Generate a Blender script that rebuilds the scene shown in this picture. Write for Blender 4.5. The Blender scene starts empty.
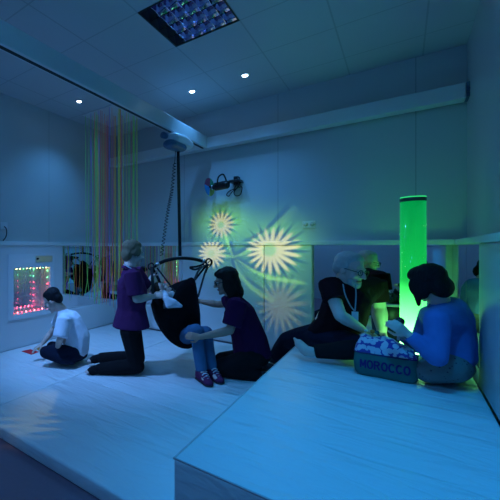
import bpy, bmesh, math, random
from mathutils import Vector, Matrix
random.seed(7)
V = Vector
scene = bpy.context.scene
C = scene.collection
PI = math.pi

# ------------------------------------------------------------------ camera frame
CX, CY, FPX, EYE = 125.0, 248.0, 346.0, 1.20
CT, ST = 0.7807, 0.6249
RT = V((CT, ST, 0)); FW = V((-ST, CT, 0)); UP = V((0, 0, 1)); CAM = V((0, 0, EYE))
def at(px, py, d):
    """world point at distance d along the view axis"""
    return CAM + FW*d + RT*((px-CX)/FPX*d) - UP*((py-CY)/FPX*d)
def on(px, py, z):
    """world point on the horizontal plane of height z"""
    return at(px, py, (EYE-z)*FPX/(py-CY))

# ------------------------------------------------------------------ room numbers
XL, XR, YB, YF = -3.68, 0.455, 4.33, -1.3
ZF, ZC = -0.084, 3.025
PAD = 0.075
PL = 0.30           # platform top
MY = 1.29           # front edge of mats and platform

# ------------------------------------------------------------------ materials
def mat(name, col, rough=0.5, metal=0.0, var=0.08, scale=18.0, bump=0.0, bscale=60.0, emit=None, estr=0.0, spec=0.5, sheen=0.0, coat=0.0):
    m = bpy.data.materials.new(name); m.use_nodes = True
    nt = m.node_tree; b = nt.nodes['Principled BSDF']
    tc = nt.nodes.new('ShaderNodeTexCoord')
    ns = nt.nodes.new('ShaderNodeTexNoise'); ns.inputs['Scale'].default_value = scale; ns.inputs['Detail'].default_value = 3
    nt.links.new(tc.outputs['Object'], ns.inputs['Vector'])
    mx = nt.nodes.new('ShaderNodeMix'); mx.data_type = 'RGBA'
    mx.inputs[6].default_value = (*[max(0, c*(1-var)) for c in col], 1)
    mx.inputs[7].default_value = (*[min(1, c*(1+var)) for c in col], 1)
    nt.links.new(ns.outputs['Fac'], mx.inputs[0])
    nt.links.new(mx.outputs[2], b.inputs['Base Color'])
    b.inputs['Roughness'].default_value = rough
    b.inputs['Metallic'].default_value = metal
    b.inputs['Specular IOR Level'].default_value = spec
    b.inputs['Sheen Weight'].default_value = sheen
    b.inputs['Coat Weight'].default_value = coat
    if bump:
        n2 = nt.nodes.new('ShaderNodeTexNoise'); n2.inputs['Scale'].default_value = bscale; n2.inputs['Detail'].default_value = 3
        nt.links.new(tc.outputs['Object'], n2.inputs['Vector'])
        bp = nt.nodes.new('ShaderNodeBump'); bp.inputs['Strength'].default_value = bump; bp.inputs['Distance'].default_value = 0.02
        nt.links.new(n2.outputs['Fac'], bp.inputs['Height'])
        nt.links.new(bp.outputs['Normal'], b.inputs['Normal'])
    if emit:
        b.inputs['Emission Color'].default_value = (*emit, 1)
        b.inputs['Emission Strength'].default_value = estr
    return m

def math_node(nt, op, a, b=None, c=None, clamp=False):
    n = nt.nodes.new('ShaderNodeMath'); n.operation = op; n.use_clamp = clamp
    for i, v in enumerate((a, b, c)):
        if v is None: continue
        if isinstance(v, (int, float)): n.inputs[i].default_value = v
        else: nt.links.new(v, n.inputs[i])
    return n.outputs[0]

def lined(name, col, rough, lines, width=0.004, dark=0.55, bump=0.03, coat=0.0):
    """painted board with joint lines; lines = [(axis index, pitch, offset)] in world metres"""
    m = mat(name, col, rough, var=0.04, scale=1.5, bump=bump, bscale=8, coat=coat)
    nt = m.node_tree; b = nt.nodes['Principled BSDF']
    geo = nt.nodes.new('ShaderNodeNewGeometry'); sp = nt.nodes.new('ShaderNodeSeparateXYZ')
    nt.links.new(geo.outputs['Position'], sp.inputs[0])
    tot = None
    for ax, pitch, off in lines:
        w = math_node(nt, 'WRAP', math_node(nt, 'SUBTRACT', sp.outputs[ax], off), pitch/2, -pitch/2)
        k = math_node(nt, 'LESS_THAN', math_node(nt, 'ABSOLUTE', w), width)
        tot = k if tot is None else math_node(nt, 'MAXIMUM', tot, k)
    src = b.inputs['Base Color'].links[0].from_socket
    mx = nt.nodes.new('ShaderNodeMix'); mx.data_type = 'RGBA'
    nt.links.new(tot, mx.inputs[0]); nt.links.new(src, mx.inputs[6])
    mx.inputs[7].default_value = (*[c*dark for c in col], 1)
    nt.links.new(mx.outputs[2], b.inputs['Base Color'])
    return m

def vinyl(name, col, rough=0.36):
    """padded vinyl with long soft wrinkles"""
    m = mat(name, col, rough, var=0.03, scale=2.0)
    nt = m.node_tree; b = nt.nodes['Principled BSDF']
    tc = nt.nodes.new('ShaderNodeTexCoord'); mp = nt.nodes.new('ShaderNodeMapping')
    mp.inputs['Scale'].default_value = (1.4, 6.0, 3.0); mp.inputs['Rotation'].default_value = (0, 0, 0.35)
    nt.links.new(tc.outputs['Object'], mp.inputs['Vector'])
    n = nt.nodes.new('ShaderNodeTexNoise'); n.inputs['Scale'].default_value = 1.6; n.inputs['Detail'].default_value = 4
    n.inputs['Distortion'].default_value = 0.6
    nt.links.new(mp.outputs[0], n.inputs['Vector'])
    bp = nt.nodes.new('ShaderNodeBump'); bp.inputs['Strength'].default_value = 0.8; bp.inputs['Distance'].default_value = 0.035
    nt.links.new(n.outputs['Fac'], bp.inputs['Height']); nt.links.new(bp.outputs['Normal'], b.inputs['Normal'])
    return m

M = {}
M['ceiling'] = lined('ceiling_tiles', (0.60, 0.60, 0.62), 0.7, [(0, 0.585, -1.60), (1, 0.585, 2.74)], 0.006, 0.78)
M['wall_b'] = lined('wall_board_back', (0.60, 0.62, 0.63), 0.34, [(0, 1.25, -1.146)], 0.003, 0.6, 0.02)
M['wall_s'] = lined('wall_board_side', (0.60, 0.62, 0.63), 0.34, [(1, 1.25, 2.973)], 0.003, 0.6, 0.02)
M['floor'] = mat('floor_vinyl', (0.26, 0.15, 0.19), 0.5, var=0.08, scale=40)
M['trim'] = mat('painted_trim', (0.78, 0.78, 0.78), 0.3, var=0.02)
M['vinyl'] = vinyl('white_vinyl', (0.80, 0.80, 0.80))
M['wallpad'] = mat('wall_pad_vinyl', (0.70, 0.70, 0.71), 0.42, var=0.03, scale=2, bump=0.06, bscale=5)
M['platform'] = vinyl('platform_vinyl', (0.70, 0.78, 0.80), 0.34)
M['piping'] = mat('seam_piping', (0.55, 0.55, 0.56), 0.5)
M['mirror'] = mat('mirror_glass', (0.82, 0.80, 0.80), 0.0, 1.0, var=0.005)
M['alu'] = mat('powder_coated_aluminium', (0.75, 0.77, 0.78), 0.3, 0.15, var=0.03)
M['darkslot'] = mat('dark_slot', (0.02, 0.02, 0.025), 0.6)
M['white_plastic'] = mat('white_plastic', (0.75, 0.76, 0.78), 0.3, var=0.03)
M['blue_plastic'] = mat('blue_grey_plastic', (0.06, 0.13, 0.22), 0.35)
M['black_metal'] = mat('black_metal', (0.015, 0.015, 0.017), 0.35, 0.3)
M['black_fabric'] = mat('black_fabric', (0.010, 0.009, 0.011), 0.95, bump=0.25, bscale=30, spec=.1)
M['webbing'] = mat('black_webbing', (0.012, 0.012, 0.014), 0.8, bump=0.2, bscale=300)
M['steel'] = mat('brushed_steel', (0.55, 0.56, 0.58), 0.28, 0.9)
M['louvre'] = mat('polished_louvre', (0.68, 0.64, 0.85), 0.06, 1.0, var=0.02)
M['tube_glass'] = mat('unlit_tube', (0.25, 0.24, 0.3), 0.15)
M['led_disc'] = mat('lit_led_disc', (0.8, 0.9, 1), 0.3, emit=(0.62, 0.85, 1.0), estr=9)
SKIN = (0.68, 0.46, 0.38)
M['skin'] = mat('skin', SKIN, 0.5, var=0.05, scale=30, bump=0.04, bscale=120)
M['skin_pale'] = mat('pale_skin', (0.74, 0.53, 0.46), 0.5, var=0.05, scale=30, bump=0.04, bscale=120)
M['skin_tan'] = mat('tanned_skin', (0.48, 0.29, 0.21), 0.5, var=0.05, scale=30)
M['lips'] = mat('lips', (0.40, 0.13, 0.12), 0.4)
M['eye'] = mat('eye_white', (0.75, 0.74, 0.72), 0.15)
M['iris'] = mat('iris', (0.03, 0.025, 0.02), 0.1)
def hairmat(name, col):
    m = mat(name, col, 0.6, var=0.35, scale=10, spec=.2)
    nt = m.node_tree; b = nt.nodes['Principled BSDF']
    tc = nt.nodes.new('ShaderNodeTexCoord'); mp = nt.nodes.new('ShaderNodeMapping'); mp.inputs['Scale'].default_value = (140, 140, 14)
    n = nt.nodes.new('ShaderNodeTexNoise'); n.inputs['Scale'].default_value = 1; n.inputs['Detail'].default_value = 2
    nt.links.new(tc.outputs['Object'], mp.inputs['Vector']); nt.links.new(mp.outputs[0], n.inputs['Vector'])
    bp = nt.nodes.new('ShaderNodeBump'); bp.inputs['Strength'].default_value = 0.7; bp.inputs['Distance'].default_value = 0.01
    nt.links.new(n.outputs['Fac'], bp.inputs['Height']); nt.links.new(bp.outputs['Normal'], b.inputs['Normal'])
    return m
M['hair_black'] = hairmat('black_hair', (0.010, 0.009, 0.013))
M['hair_dark'] = hairmat('dark_brown_hair', (0.022, 0.015, 0.012))
M['hair_brown'] = hairmat('brown_hair', (0.05, 0.03, 0.018))
M['hair_blond'] = hairmat('greying_blond_hair', (0.21, 0.16, 0.10))
M['hair_grey'] = hairmat('white_grey_hair', (0.55, 0.54, 0.52))
def cloth(name, col, bump=0.5): return mat(name, col, 0.95, var=0.12, scale=12, bump=bump, bscale=14, spec=0.12)
M['white_tee'] = cloth('white_cotton', (0.84, 0.82, 0.88))
M['white_cloth'] = cloth('white_muslin', (0.75, 0.76, 0.82))
M['purple'] = cloth('purple_polo', (0.085, 0.020, 0.085))
M['dark_purple'] = cloth('dark_purple_polo', (0.06, 0.010, 0.055))
M['black_cotton'] = cloth('black_cotton', (0.014, 0.012, 0.014))
M['black_tee'] = cloth('black_tee', (0.028, 0.008, 0.012))
M['navy'] = cloth('navy_denim', (0.014, 0.014, 0.032))
M['navy_track'] = cloth('navy_tracksuit', (0.012, 0.016, 0.035))
M['jeans'] = cloth('bright_blue_denim', (0.07, 0.17, 0.30))
M['blue_knit'] = cloth('blue_jumper', (0.10, 0.19, 0.50))
M['sneaker'] = cloth('plum_canvas', (0.14, 0.03, 0.09), 0.2)
M['lace'] = mat('white_lace', (0.75, 0.73, 0.78), 0.7)
M['rubber'] = mat('dark_rubber', (0.03, 0.025, 0.03), 0.6)
M['teal_canvas'] = cloth('teal_canvas', (0.04, 0.165, 0.155), 0.35)
M['ink'] = mat('purple_ink', (0.03, 0.012, 0.14), 0.8)
M['red_card'] = mat('red_felt', (0.75, 0.02, 0.03), 0.8)
M['orange_card'] = mat('orange_felt', (0.60, 0.22, 0.04), 0.8)
M['lanyard'] = mat('pale_ribbon', (0.35, 0.38, 0.45), 0.6)
M['badge'] = mat('badge_card', (0.7, 0.7, 0.72), 0.4)
M['glass_frame'] = mat('spectacle_frame', (0.012, 0.01, 0.012), 0.3)
M['tattoo'] = mat('tattoo_ink', (0.02, 0.03, 0.04), 0.6)

# patterned fabrics
def patterned(name, c1, c2, scale, thr=0.45):
    m = mat(name, c1, 0.85, var=0.1, bump=0.4, bscale=18)
    nt = m.node_tree; b = nt.nodes['Principled BSDF']
    tc = nt.nodes.new('ShaderNodeTexCoord'); vo = nt.nodes.new('ShaderNodeTexVoronoi'); vo.inputs['Scale'].default_value = scale
    nt.links.new(tc.outputs['Object'], vo.inputs['Vector'])
    k = math_node(nt, 'LESS_THAN', vo.outputs['Distance'], thr)
    src = b.inputs['Base Color'].links[0].from_socket
    mx = nt.nodes.new('ShaderNodeMix'); mx.data_type = 'RGBA'
    nt.links.new(k, mx.inputs[0]); nt.links.new(src, mx.inputs[6]); mx.inputs[7].default_value = (*c2, 1)
    nt.links.new(mx.outputs[2], b.inputs['Base Color'])
    return m
M['bag_print'] = patterned('purple_and_white_print', (0.12, 0.07, 0.36), (0.62, 0.60, 0.72), 30, 0.56)
M['floral'] = patterned('grey_floral_print', (0.20, 0.20, 0.20), (0.09, 0.06, 0.09), 44, 0.22)

# ------------------------------------------------------------------ mesh helpers
WL = {}
def nb(): return bmesh.new()
def add_box(bm, x0, x1, y0, y1, z0, z1, bev=0.0, seg=2):
    t = bmesh.new(); bmesh.ops.create_cube(t, size=1)
    bmesh.ops.scale(t, vec=(x1-x0, y1-y0, z1-z0), verts=t.verts)
    bmesh.ops.translate(t, vec=((x0+x1)/2, (y0+y1)/2, (z0+z1)/2), verts=t.verts)
    if bev: bmesh.ops.bevel(t, geom=t.edges[:], offset=bev, segments=seg, profile=0.5, affect='EDGES')
    merge(bm, t)
def merge(bm, t):
    me = bpy.data.meshes.new('tmp'); t.to_mesh(me); t.free(); bm.from_mesh(me); bpy.data.meshes.remove(me)
def xform(bm, mtx): bmesh.ops.transform(bm, matrix=mtx, verts=bm.verts)
def frame(d):
    d = V(d).normalized(); a = V((0, 0, 1)) if abs(d.z) < 0.9 else V((1, 0, 0))
    u = d.cross(a).normalized(); return u, d.cross(u).normalized(), d
def add_cyl(bm, p, q, r1, r2=None, seg=24, caps=True):
    p, q = V(p), V(q); r2 = r1 if r2 is None else r2
    u, w, _ = frame(q-p); a = []; b = []
    for i in range(seg):
        t = 2*PI*i/seg; k = u*math.cos(t)+w*math.sin(t)
        a.append(bm.verts.new(p+k*r1)); b.append(bm.verts.new(q+k*r2))
    for i in range(seg):
        j = (i+1) % seg; bm.faces.new((a[i], a[j], b[j], b[i]))
    if caps: bm.faces.new(a[::-1]); bm.faces.new(b)
def add_tube(bm, pts, r, seg=8, rad=None):
    """tube along a polyline"""
    pts = [V(p) for p in pts]; rings = []; u = None
    for i, p in enumerate(pts):
        d = (pts[min(i+1, len(pts)-1)]-pts[max(i-1, 0)]).normalized()
        if u is None: u, w, _ = frame(d)
        else:
            u = (u-d*u.dot(d)).normalized(); w = d.cross(u)
        rr = rad[i] if rad else r
        rings.append([bm.verts.new(p+(u*math.cos(2*PI*k/seg)+w*math.sin(2*PI*k/seg))*rr) for k in range(seg)])
    for a, b in zip(rings, rings[1:]):
        for k in range(seg):
            j = (k+1) % seg; bm.faces.new((a[k], a[j], b[j], b[k]))
    bm.faces.new(rings[0][::-1]); bm.faces.new(rings[-1])
def add_strip(bm, pts, width_dir, w, t):
    """flat webbing along a polyline"""
    pts = [V(p) for p in pts]; rings = []
    for i, p in enumerate(pts):
        d = (pts[min(i+1, len(pts)-1)]-pts[max(i-1, 0)]).normalized()
        wd = V(width_dir); wd = (wd-d*wd.dot(d)).normalized(); n = d.cross(wd)
        rings.append([bm.verts.new(p+wd*(w/2*a)+n*(t/2*b)) for a, b in ((-1, -1), (1, -1), (1, 1), (-1, 1))])
    for a, b in zip(rings, rings[1:]):
        for k in range(4):
            j = (k+1) % 4; bm.faces.new((a[k], a[j], b[j], b[k]))
    bm.faces.new(rings[0][::-1]); bm.faces.new(rings[-1])
def add_ball(bm, c, r, sub=2):
    t = bmesh.new(); bmesh.ops.create_icosphere(t, subdivisions=sub, radius=1)
    rr = r if isinstance(r, (tuple, list)) else (r, r, r)
    bmesh.ops.scale(t, vec=rr, verts=t.verts); bmesh.ops.translate(t, vec=c, verts=t.verts); merge(bm, t)
def add_lathe(bm, c, prof, seg=32):
    rings = []
    for r, z in prof:
        rings.append([bm.verts.new(V(c)+V((r*math.cos(2*PI*k/seg), r*math.sin(2*PI*k/seg), z))) for k in range(seg)])
    for a, b in zip(rings, rings[1:]):
        for k in range(seg):
            j = (k+1) % seg; bm.faces.new((a[k], a[j], b[j], b[k]))
    bm.faces.new(rings[0][::-1]); bm.faces.new(rings[-1])
def spline(pts, n=8):
    """Catmull-Rom through points"""
    pts = [V(p) for p in pts]; out = []
    e = [pts[0]*2-pts[1]]+pts+[pts[-1]*2-pts[-2]]
    for i in range(1, len(e)-2):
        for k in range(n):
            t = k/n; a, b, c, d = e[i-1], e[i], e[i+1], e[i+2]
            out.append(0.5*((2*b)+(c-a)*t+(2*a-5*b+4*c-d)*t*t+(3*b-a-3*c+d)*t**3))
    out.append(pts[-1]); return out

def obj(name, bm, m, parent=None, smooth=False, mesh=None):
    """links a bmesh given in world coordinates as ONE object with a sensible origin"""
    if mesh is None:
        bmesh.ops.recalc_face_normals(bm, faces=bm.faces)
        mesh = bpy.data.meshes.new(name); bm.to_mesh(mesh); bm.free()
    xs = [v.co for v in mesh.vertices]
    lo = V((min(c.x for c in xs), min(c.y for c in xs), min(c.z for c in xs)))
    hi = V((max(c.x for c in xs), max(c.y for c in xs), max(c.z for c in xs)))
    o0 = V(((lo.x+hi.x)/2, (lo.y+hi.y)/2, lo.z))
    mesh.transform(Matrix.Translation(-o0))
    for p in mesh.polygons: p.use_smooth = smooth
    mesh.materials.clear()
    mesh.materials.append(M[m] if isinstance(m, str) else m)
    o = bpy.data.objects.new(name, mesh); C.objects.link(o)
    if parent is not None:
        o.parent = parent; o.location = o0-WL[parent.name]
    else: o.location = o0
    WL[o.name] = o0
    return o
def tag(o, label, cat, group=None):
    o['label'] = label; o['category'] = cat
    if group: o['group'] = group
    return o
def thing(name, loc, label, cat, group=None):
    o = bpy.data.objects.new(name, None); C.objects.link(o); o.location = V(loc); o.empty_display_size = 0.1
    WL[o.name] = V(loc); return tag(o, label, cat, group)
def struct(name, bm, m):
    o = obj(name, bm, m); o['kind'] = 'structure'; return o
def box_obj(name, dims, m, parent=None, bev=0.0, seg=2, smooth=False):
    bm = nb(); add_box(bm, *dims, bev=bev, seg=seg); return obj(name, bm, m, parent, smooth)

# ------------------------------------------------------------------ soft bodies: a union of rounded pieces fused to one skin
def ico(sub=2):
    t = bmesh.new(); bmesh.ops.create_icosphere(t, subdivisions=sub, radius=1)
    p = [v.co.copy() for v in t.verts]; t.free(); return p
ICO = ico(2)
def E(c, r, axes=None):
    """points of an ellipsoid"""
    r = r if isinstance(r, (tuple, list)) else (r, r, r)
    if axes is None: return [V(c)+V((p.x*r[0], p.y*r[1], p.z*r[2])) for p in ICO]
    X, Y, Z = axes
    return [V(c)+X*(p.x*r[0])+Y*(p.y*r[1])+Z*(p.z*r[2]) for p in ICO]
def hull(*lists):
    return [p for l in lists for p in l]
def cap(p, r1, q, r2): return E(p, r1)+E(q, r2)
def disc(c, d, r, n=20, asp=1.0):
    u, w, _ = frame(d); return [V(c)+(u*math.cos(2*PI*k/n)+w*math.sin(2*PI*k/n)*asp)*r for k in range(n)]
def cone(p, r1, q, r2):
    d = V(q)-V(p); return disc(p, d, r1)+disc(q, d, r2)
def fuse(name, pieces, m, parent=None, voxel=0.007, smooth=5, ground=None, cut=None):
    bm = bmesh.new()
    for pts in pieces:
        t = bmesh.new()
        for p in pts: t.verts.new(p)
        r = bmesh.ops.convex_hull(t, input=t.verts[:])
        junk = [g for g in r['geom_interior'] if isinstance(g, bmesh.types.BMVert)]
        if junk: bmesh.ops.delete(t, geom=junk, context='VERTS')
        merge(bm, t)
    bmesh.ops.recalc_face_normals(bm, faces=bm.faces)
    me = bpy.data.meshes.new('src'); bm.to_mesh(me); bm.free()
    o = bpy.data.objects.new('src', me); C.objects.link(o)
    md = o.modifiers.new('r', 'REMESH'); md.mode = 'VOXEL'; md.voxel_size = voxel
    sm = o.modifiers.new('s', 'SMOOTH'); sm.iterations = smooth; sm.factor = 0.5
    dg = bpy.context.evaluated_depsgraph_get(); dg.update()
    out = bpy.data.meshes.new_from_object(o.evaluated_get(dg))
    bpy.data.objects.remove(o); bpy.data.meshes.remove(me)
    if ground is not None:
        for v in out.vertices:
            if v.co.z < ground: v.co.z = ground
    out.name = name
    return obj(name, None, m, parent, True, out)

class Fig:
    """a person: one continuous body mesh plus hair, clothes and small things worn"""
    def __init__(s, base, label, ground=0.0):
        s.root = thing('person', base, label, 'person'); s.body = []; s.g = ground
    def head(s, c, f, up=(0, 0, 1), k=1.0, neck=None, nr=0.055):
        c = V(c); Y = V(f).normalized(); Z = V(up); Z = (Z-Y*Z.dot(Y)).normalized(); X = Y.cross(Z)
        s.hc, s.ax, s.k = c, (X, Y, Z), k
        L = s.L; A = s.ax
        def e(p, r): s.body.append(E(L(p), tuple(q*k for q in r), A))
        e((0, -.012, .035), (.074, .094, .085)); e((0, .028, -.025), (.061, .060, .082))
        e((0, .034, -.075), (.046, .050, .038)); e((0, .070, -.098), (.021, .018, .018))
        s.body.append(cap(L((0, .090, .012)), .009*k, L((0, .110, -.028)), .0125*k))
        for q in (-1, 1):
            e((q*.012, .098, -.032), (.009, .010, .008))
            e((q*.076, -.008, -.008), (.010, .019, .031))
            e((q*.040, .056, -.030), (.022, .024, .026))
            s.body.append(cap(L((q*.014, .086, .024)), .009*k, L((q*.046, .070, .024)), .009*k))
        if neck is not None: s.body.append(cap(L((0, -.02, -.06)), nr*k, V(neck), nr*1.15*k))
    def L(s, p):
        X, Y, Z = s.ax; return s.hc+(X*p[0]+Y*p[1]+Z*p[2])*s.k
    def face(s):
        for q in (-1, 1):
            b = nb(); add_ball(b, s.L((q*.031, .0785, .004)), .0125*s.k); o = obj('eye', b, 'eye', s.root, True)
            b = nb(); add_ball(b, s.L((q*.031, .0885, .003)), .0055*s.k); obj('iris', b, 'iris', o, True)
        b = nb(); add_tube(b, spline([s.L((-.024, .078, -.064)), s.L((0, .0885, -.062)), s.L((.024, .078, -.064))], 4), .006*s.k, 8)
        obj('lips', b, 'lips', s.root, True)
    def glasses(s):
        b = nb()
        for q in (-1, 1):
            ring = [s.L((q*(.033+.026*math.cos(t)), .099-.006*abs(math.cos(t)), .002+.019*math.sin(t))) for t in [2*PI*i/20 for i in range(21)]]
            add_tube(b, ring, .0032*s.k, 6)
            add_tube(b, [s.L((q*.059, .094, .006)), s.L((q*.074, .07, .008)), s.L((q*.079, -.01, .01))], .0032*s.k, 6)
        add_tube(b, [s.L((-.008, .100, .006)), s.L((0, .106, .008)), s.L((.008, .100, .006))], .003*s.k, 6)
        obj('spectacles', b, 'glass_frame', s.root, True)
    def hand(s, w, d, n, thumb, curl=0.5, k=1.0, spread=1.0):
        w = V(w); D = V(d).normalized(); N = V(n); N = (N-D*N.dot(D)).normalized(); S = D.cross(N)*(1 if thumb > 0 else -1)
        A = (S, D, N)
        s.body.append(hull(E(w, (.024*k, .02*k, .018*k), A), E(w+D*.045*k, (.036*k, .03*k, .015*k), A), E(w+D*.085*k, (.042*k, .012*k, .013*k), A)))
        for i, ln in enumerate((.073, .082, .076, .058)):
            b0 = w+D*(.088-.004*abs(i-1))*k+S*(.031-.0205*i)*spread*k
            a1, a2 = curl*.7, curl*1.7
            p1 = b0+(D*math.cos(a1)+N*math.sin(a1))*ln*.52*k; p2 = p1+(D*math.cos(a2)+N*math.sin(a2))*ln*.5*k
            s.body.append(cap(b0, .0095*k, p1, .0088*k)); s.body.append(cap(p1, .0088*k, p2, .0075*k))
        t0 = w+D*.025*k+S*.026*k; t1 = t0+(D*.62+S*.62+N*.45).normalized()*.045*k; t2 = t1+(D*.9+S*.05+N*.42).normalized()*.04*k
        s.body.append(cap(t0, .013*k, t1, .0112*k)); s.body.append(cap(t1, .0112*k, t2, .009*k))
    def arm(s, sh, el, wr, k=1.0):
        s.body.append(cap(sh, .050*k, el, .040*k)); m = V(el).lerp(V(wr), .25)
        s.body.append(hull(E(el, .040*k), E(m, .043*k))); s.body.append(cap(m, .043*k, wr, .026*k))
    def leg(s, hp, kn, an, k=1.0):
        s.body.append(cap(hp, .070*k, kn, .050*k)); m = V(kn).lerp(V(an), .3)
        s.body.append(cap(kn, .048*k, m, .050*k)); s.body.append(cap(m, .050*k, an, .034*k))
    def foot(s, an, toe, k=1.0):
        an, toe = V(an), V(toe); d = (toe-an).normalized()
        s.body.append(hull(E(an-d*.03*k, .034*k), E(an+d*.05*k, .034*k))); s.body.append(hull(E(an+d*.04*k, .033*k), E(toe-d*.03*k, (.038*k, .038*k, .018*k)), E(toe, .014*k)))
    def finish(s, skin='skin', voxel=0.006):
        o = fuse('body', s.body, skin, s.root, voxel, 4, s.g); return o
    def wear(s, name, pieces, m, voxel=0.008, smooth=12, parent=None, ground=True):
        return fuse(name, pieces, m, parent or s.root, voxel, smooth, s.g if ground else None)
    def hair_pieces(s, items):
        """items: (centre, radii) in head space"""
        return [E(s.L(c), tuple(q*s.k for q in r), s.ax) for c, r in items]

# ================================================================== THE SETTING
b = nb(); add_box(b, XL-.1, XR+.1, YF-.1, YB+.1, ZF-.1, ZF); struct('floor', b, 'floor')
LX0, LX1, LY0, LY1 = -1.60, -1.015, 2.155, 2.74      # opening for the luminaire
b = nb()
add_box(b, XL-.1, LX0, YF-.1, YB+.1, ZC, ZC+.12); add_box(b, LX1, XR+.1, YF-.1, YB+.1, ZC, ZC+.12)
add_box(b, LX0, LX1, YF-.1, LY0, ZC, ZC+.12); add_box(b, LX0, LX1, LY1, YB+.1, ZC, ZC+.12)
struct('ceiling', b, 'ceiling')
b = nb()
for d in ((YF, 2.375, ZF, ZC), (2.925, YB, ZF, ZC), (2.375, 2.925, ZF, .405), (2.375, 2.925, .955, ZC)): add_box(b, XL-.12, XL, *d)
bmesh.ops.remove_doubles(b, verts=b.verts, dist=.0005)
struct('wall_left', b, 'wall_s')
b = nb(); add_box(b, XR, XR+.1, YF, YB, ZF, ZC); struct('wall_right', b, 'wall_s')
b = nb(); add_box(b, XL-.1, XR+.1, YB, YB+.1, ZF, ZC); struct('wall_back', b, 'wall_b')
b = nb(); add_box(b, XL-.1, XR+.1, YF-.1, YF, ZF, ZC); struct('wall_front', b, 'wall_b')
# dado rail capping pads and mirrors
DZ0, DZ1 = 1.232, 1.278
b = nb(); add_box(b, XL, XL+.085, YF, YB, DZ0, DZ1, .006); struct('trim_1', b, 'trim')
b = nb(); add_box(b, XL+.085, XR-.085, YB-.085, YB, DZ0, DZ1, .006); struct('trim_2', b, 'trim')
b = nb(); add_box(b, XR-.085, XR, YF, YB, DZ0, DZ1, .006); struct('trim_3', b, 'trim')

# ------------------------------------------------------------------ wall pads
G = 'white wall pads'
def pad(dims, label): return tag(box_obj('wall_pad', dims, 'wallpad', None, .012, 3, True), label, 'wall pad', G)
BX0, BX1, BX2 = -2.39, -1.283, -0.772
pad((BX0, BX1-.002, YB-PAD, YB, 0, DZ0), 'wide white wall pad on the back wall behind the kneeling carers')
pad((BX1+.002, BX2, YB-PAD, YB, 0, DZ0), 'narrow white wall pad with projected flower, left of the wide mirror')
pad((XR-.062, XR, -1.2, 3.22, PL, DZ0), 'white wall pad on the right wall behind the woman in blue')
pad((XL, XL+.08, 3.15, YB-.085, 0, .345), 'low white pad on the left wall below the mirror')
pad((XL+.0, BX0-.005, YB-.08, YB, 0, .345), 'low white pad on the back wall below the corner mirror')
# pad with the opening for the light panel
WY0, WY1, WZ0, WZ1 = 2.375, 2.925, .405, .955
b = nb(); xa, xb = XL, XL+PAD
add_box(b, xa, xb, 0.5, WY0, 0, DZ0); add_box(b, xa, xb, WY1, 3.145, 0, DZ0)
add_box(b, xa, xb, WY0, WY1, 0, WZ0); add_box(b, xa, xb, WY0, WY1, WZ1, DZ0)
bmesh.ops.remove_doubles(b, verts=b.verts, dist=.0005)
tag(obj('wall_pad', b, 'wallpad'), 'white wall pad on the left wall framing the glowing light panel', 'wall pad', G)

# ------------------------------------------------------------------ mirrors
def mirror(dims, label): return tag(box_obj('wall_mirror', dims, 'mirror'), label, 'mirror', 'corner mirrors')
mirror((XL+.001, XL+.007, 3.15, YB-.008, .346, DZ0), 'mirror on the left wall behind the hanging light strands')
mirror((XL+.008, BX0-.006, YB-.007, YB-.001, .346, DZ0), 'mirror on the back wall behind the hanging strands and kneeling purple carer')
mirror((BX2+.002, XR-.008, YB-.007, YB-.001, PL, DZ0), 'wide mirror on the back wall behind the man in black')
mirror((XR-.007, XR-.001, 3.225, YB-.008, PL, DZ0), 'narrow mirror on the right wall beside the woman in blue')

# ------------------------------------------------------------------ mats and platform
def soft_slab(name, dims, m, label, cat, group=None):
    o = box_obj(name, dims, m, None, .014, 3, True); return tag(o, label, cat, group)
G = 'white padded floor mats'
SX, SY = -2.40, 2.25
soft_slab('floor_mat', (XL+PAD+.003, SX-.002, MY, YB-.11, ZF, 0), 'vinyl', 'long white floor mat along the left wall under the boy in white', 'floor mat', G)
soft_slab('floor_mat', (SX+.002, -.775, MY, SY-.002, ZF, 0), 'vinyl', 'white floor mat in front, left of the raised platform', 'floor mat', G)
soft_slab('floor_mat', (SX+.002, -.775, SY+.002, YB-.11, ZF, 0), 'vinyl', 'white floor mat under the two kneeling carers', 'floor mat', G)
pt = thing('padded_platform', (-.2, 2.8, ZF), 'raised white padded platform filling the right side, holding the bag', 'platform')
PX0, PX1 = -.768, XR-.064
box_obj('cushion', (PX0, PX1, MY, YB-.012, ZF, PL), 'platform', pt, .016, 3, True)
b = nb(); add_tube(b, [V((PX0+.004, YB-.03, PL-.004)), V((PX0+.004, MY+.004, PL-.004)), V((PX1, MY+.004, PL-.004))], .006, 8)
obj('piping', b, 'piping', pt, True)

# ------------------------------------------------------------------ infinity light panel on the left wall
xf = XL+PAD
M['panel_mirror'] = mat('panel_mirror', (.60, .78, .92), 0, 1, var=.005)
pn = thing('light_panel', (XL+.04, (WY0+WY1)/2, WZ0), 'square infinity light panel with rows of coloured dots on left wall', 'light panel')
b = nb()
fy0, fy1, fz0, fz1 = 2.306, 2.99, .345, 1.125
for d in ((fy0, fy1, fz0, WZ0), (fy0, fy1, WZ1, fz1), (fy0, WY0, WZ0, WZ1), (WY1, fy1, WZ0, WZ1)):
    add_box(b, xf+.001, xf+.014, *d)
obj('surround', b, 'white_plastic', pn)
b = nb(); add_box(b, XL-.118, XL-.112, WY0+.001, WY1-.001, WZ0+.001, WZ1-.001); obj('back_mirror', b, 'panel_mirror', pn)
hm = bpy.data.materials.new('half_mirror'); hm.use_nodes = True; nt = hm.node_tree; nt.nodes.clear()
out = nt.nodes.new('ShaderNodeOutputMaterial'); mxs = nt.nodes.new('ShaderNodeMixShader'); mxs.inputs[0].default_value = .42
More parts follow.
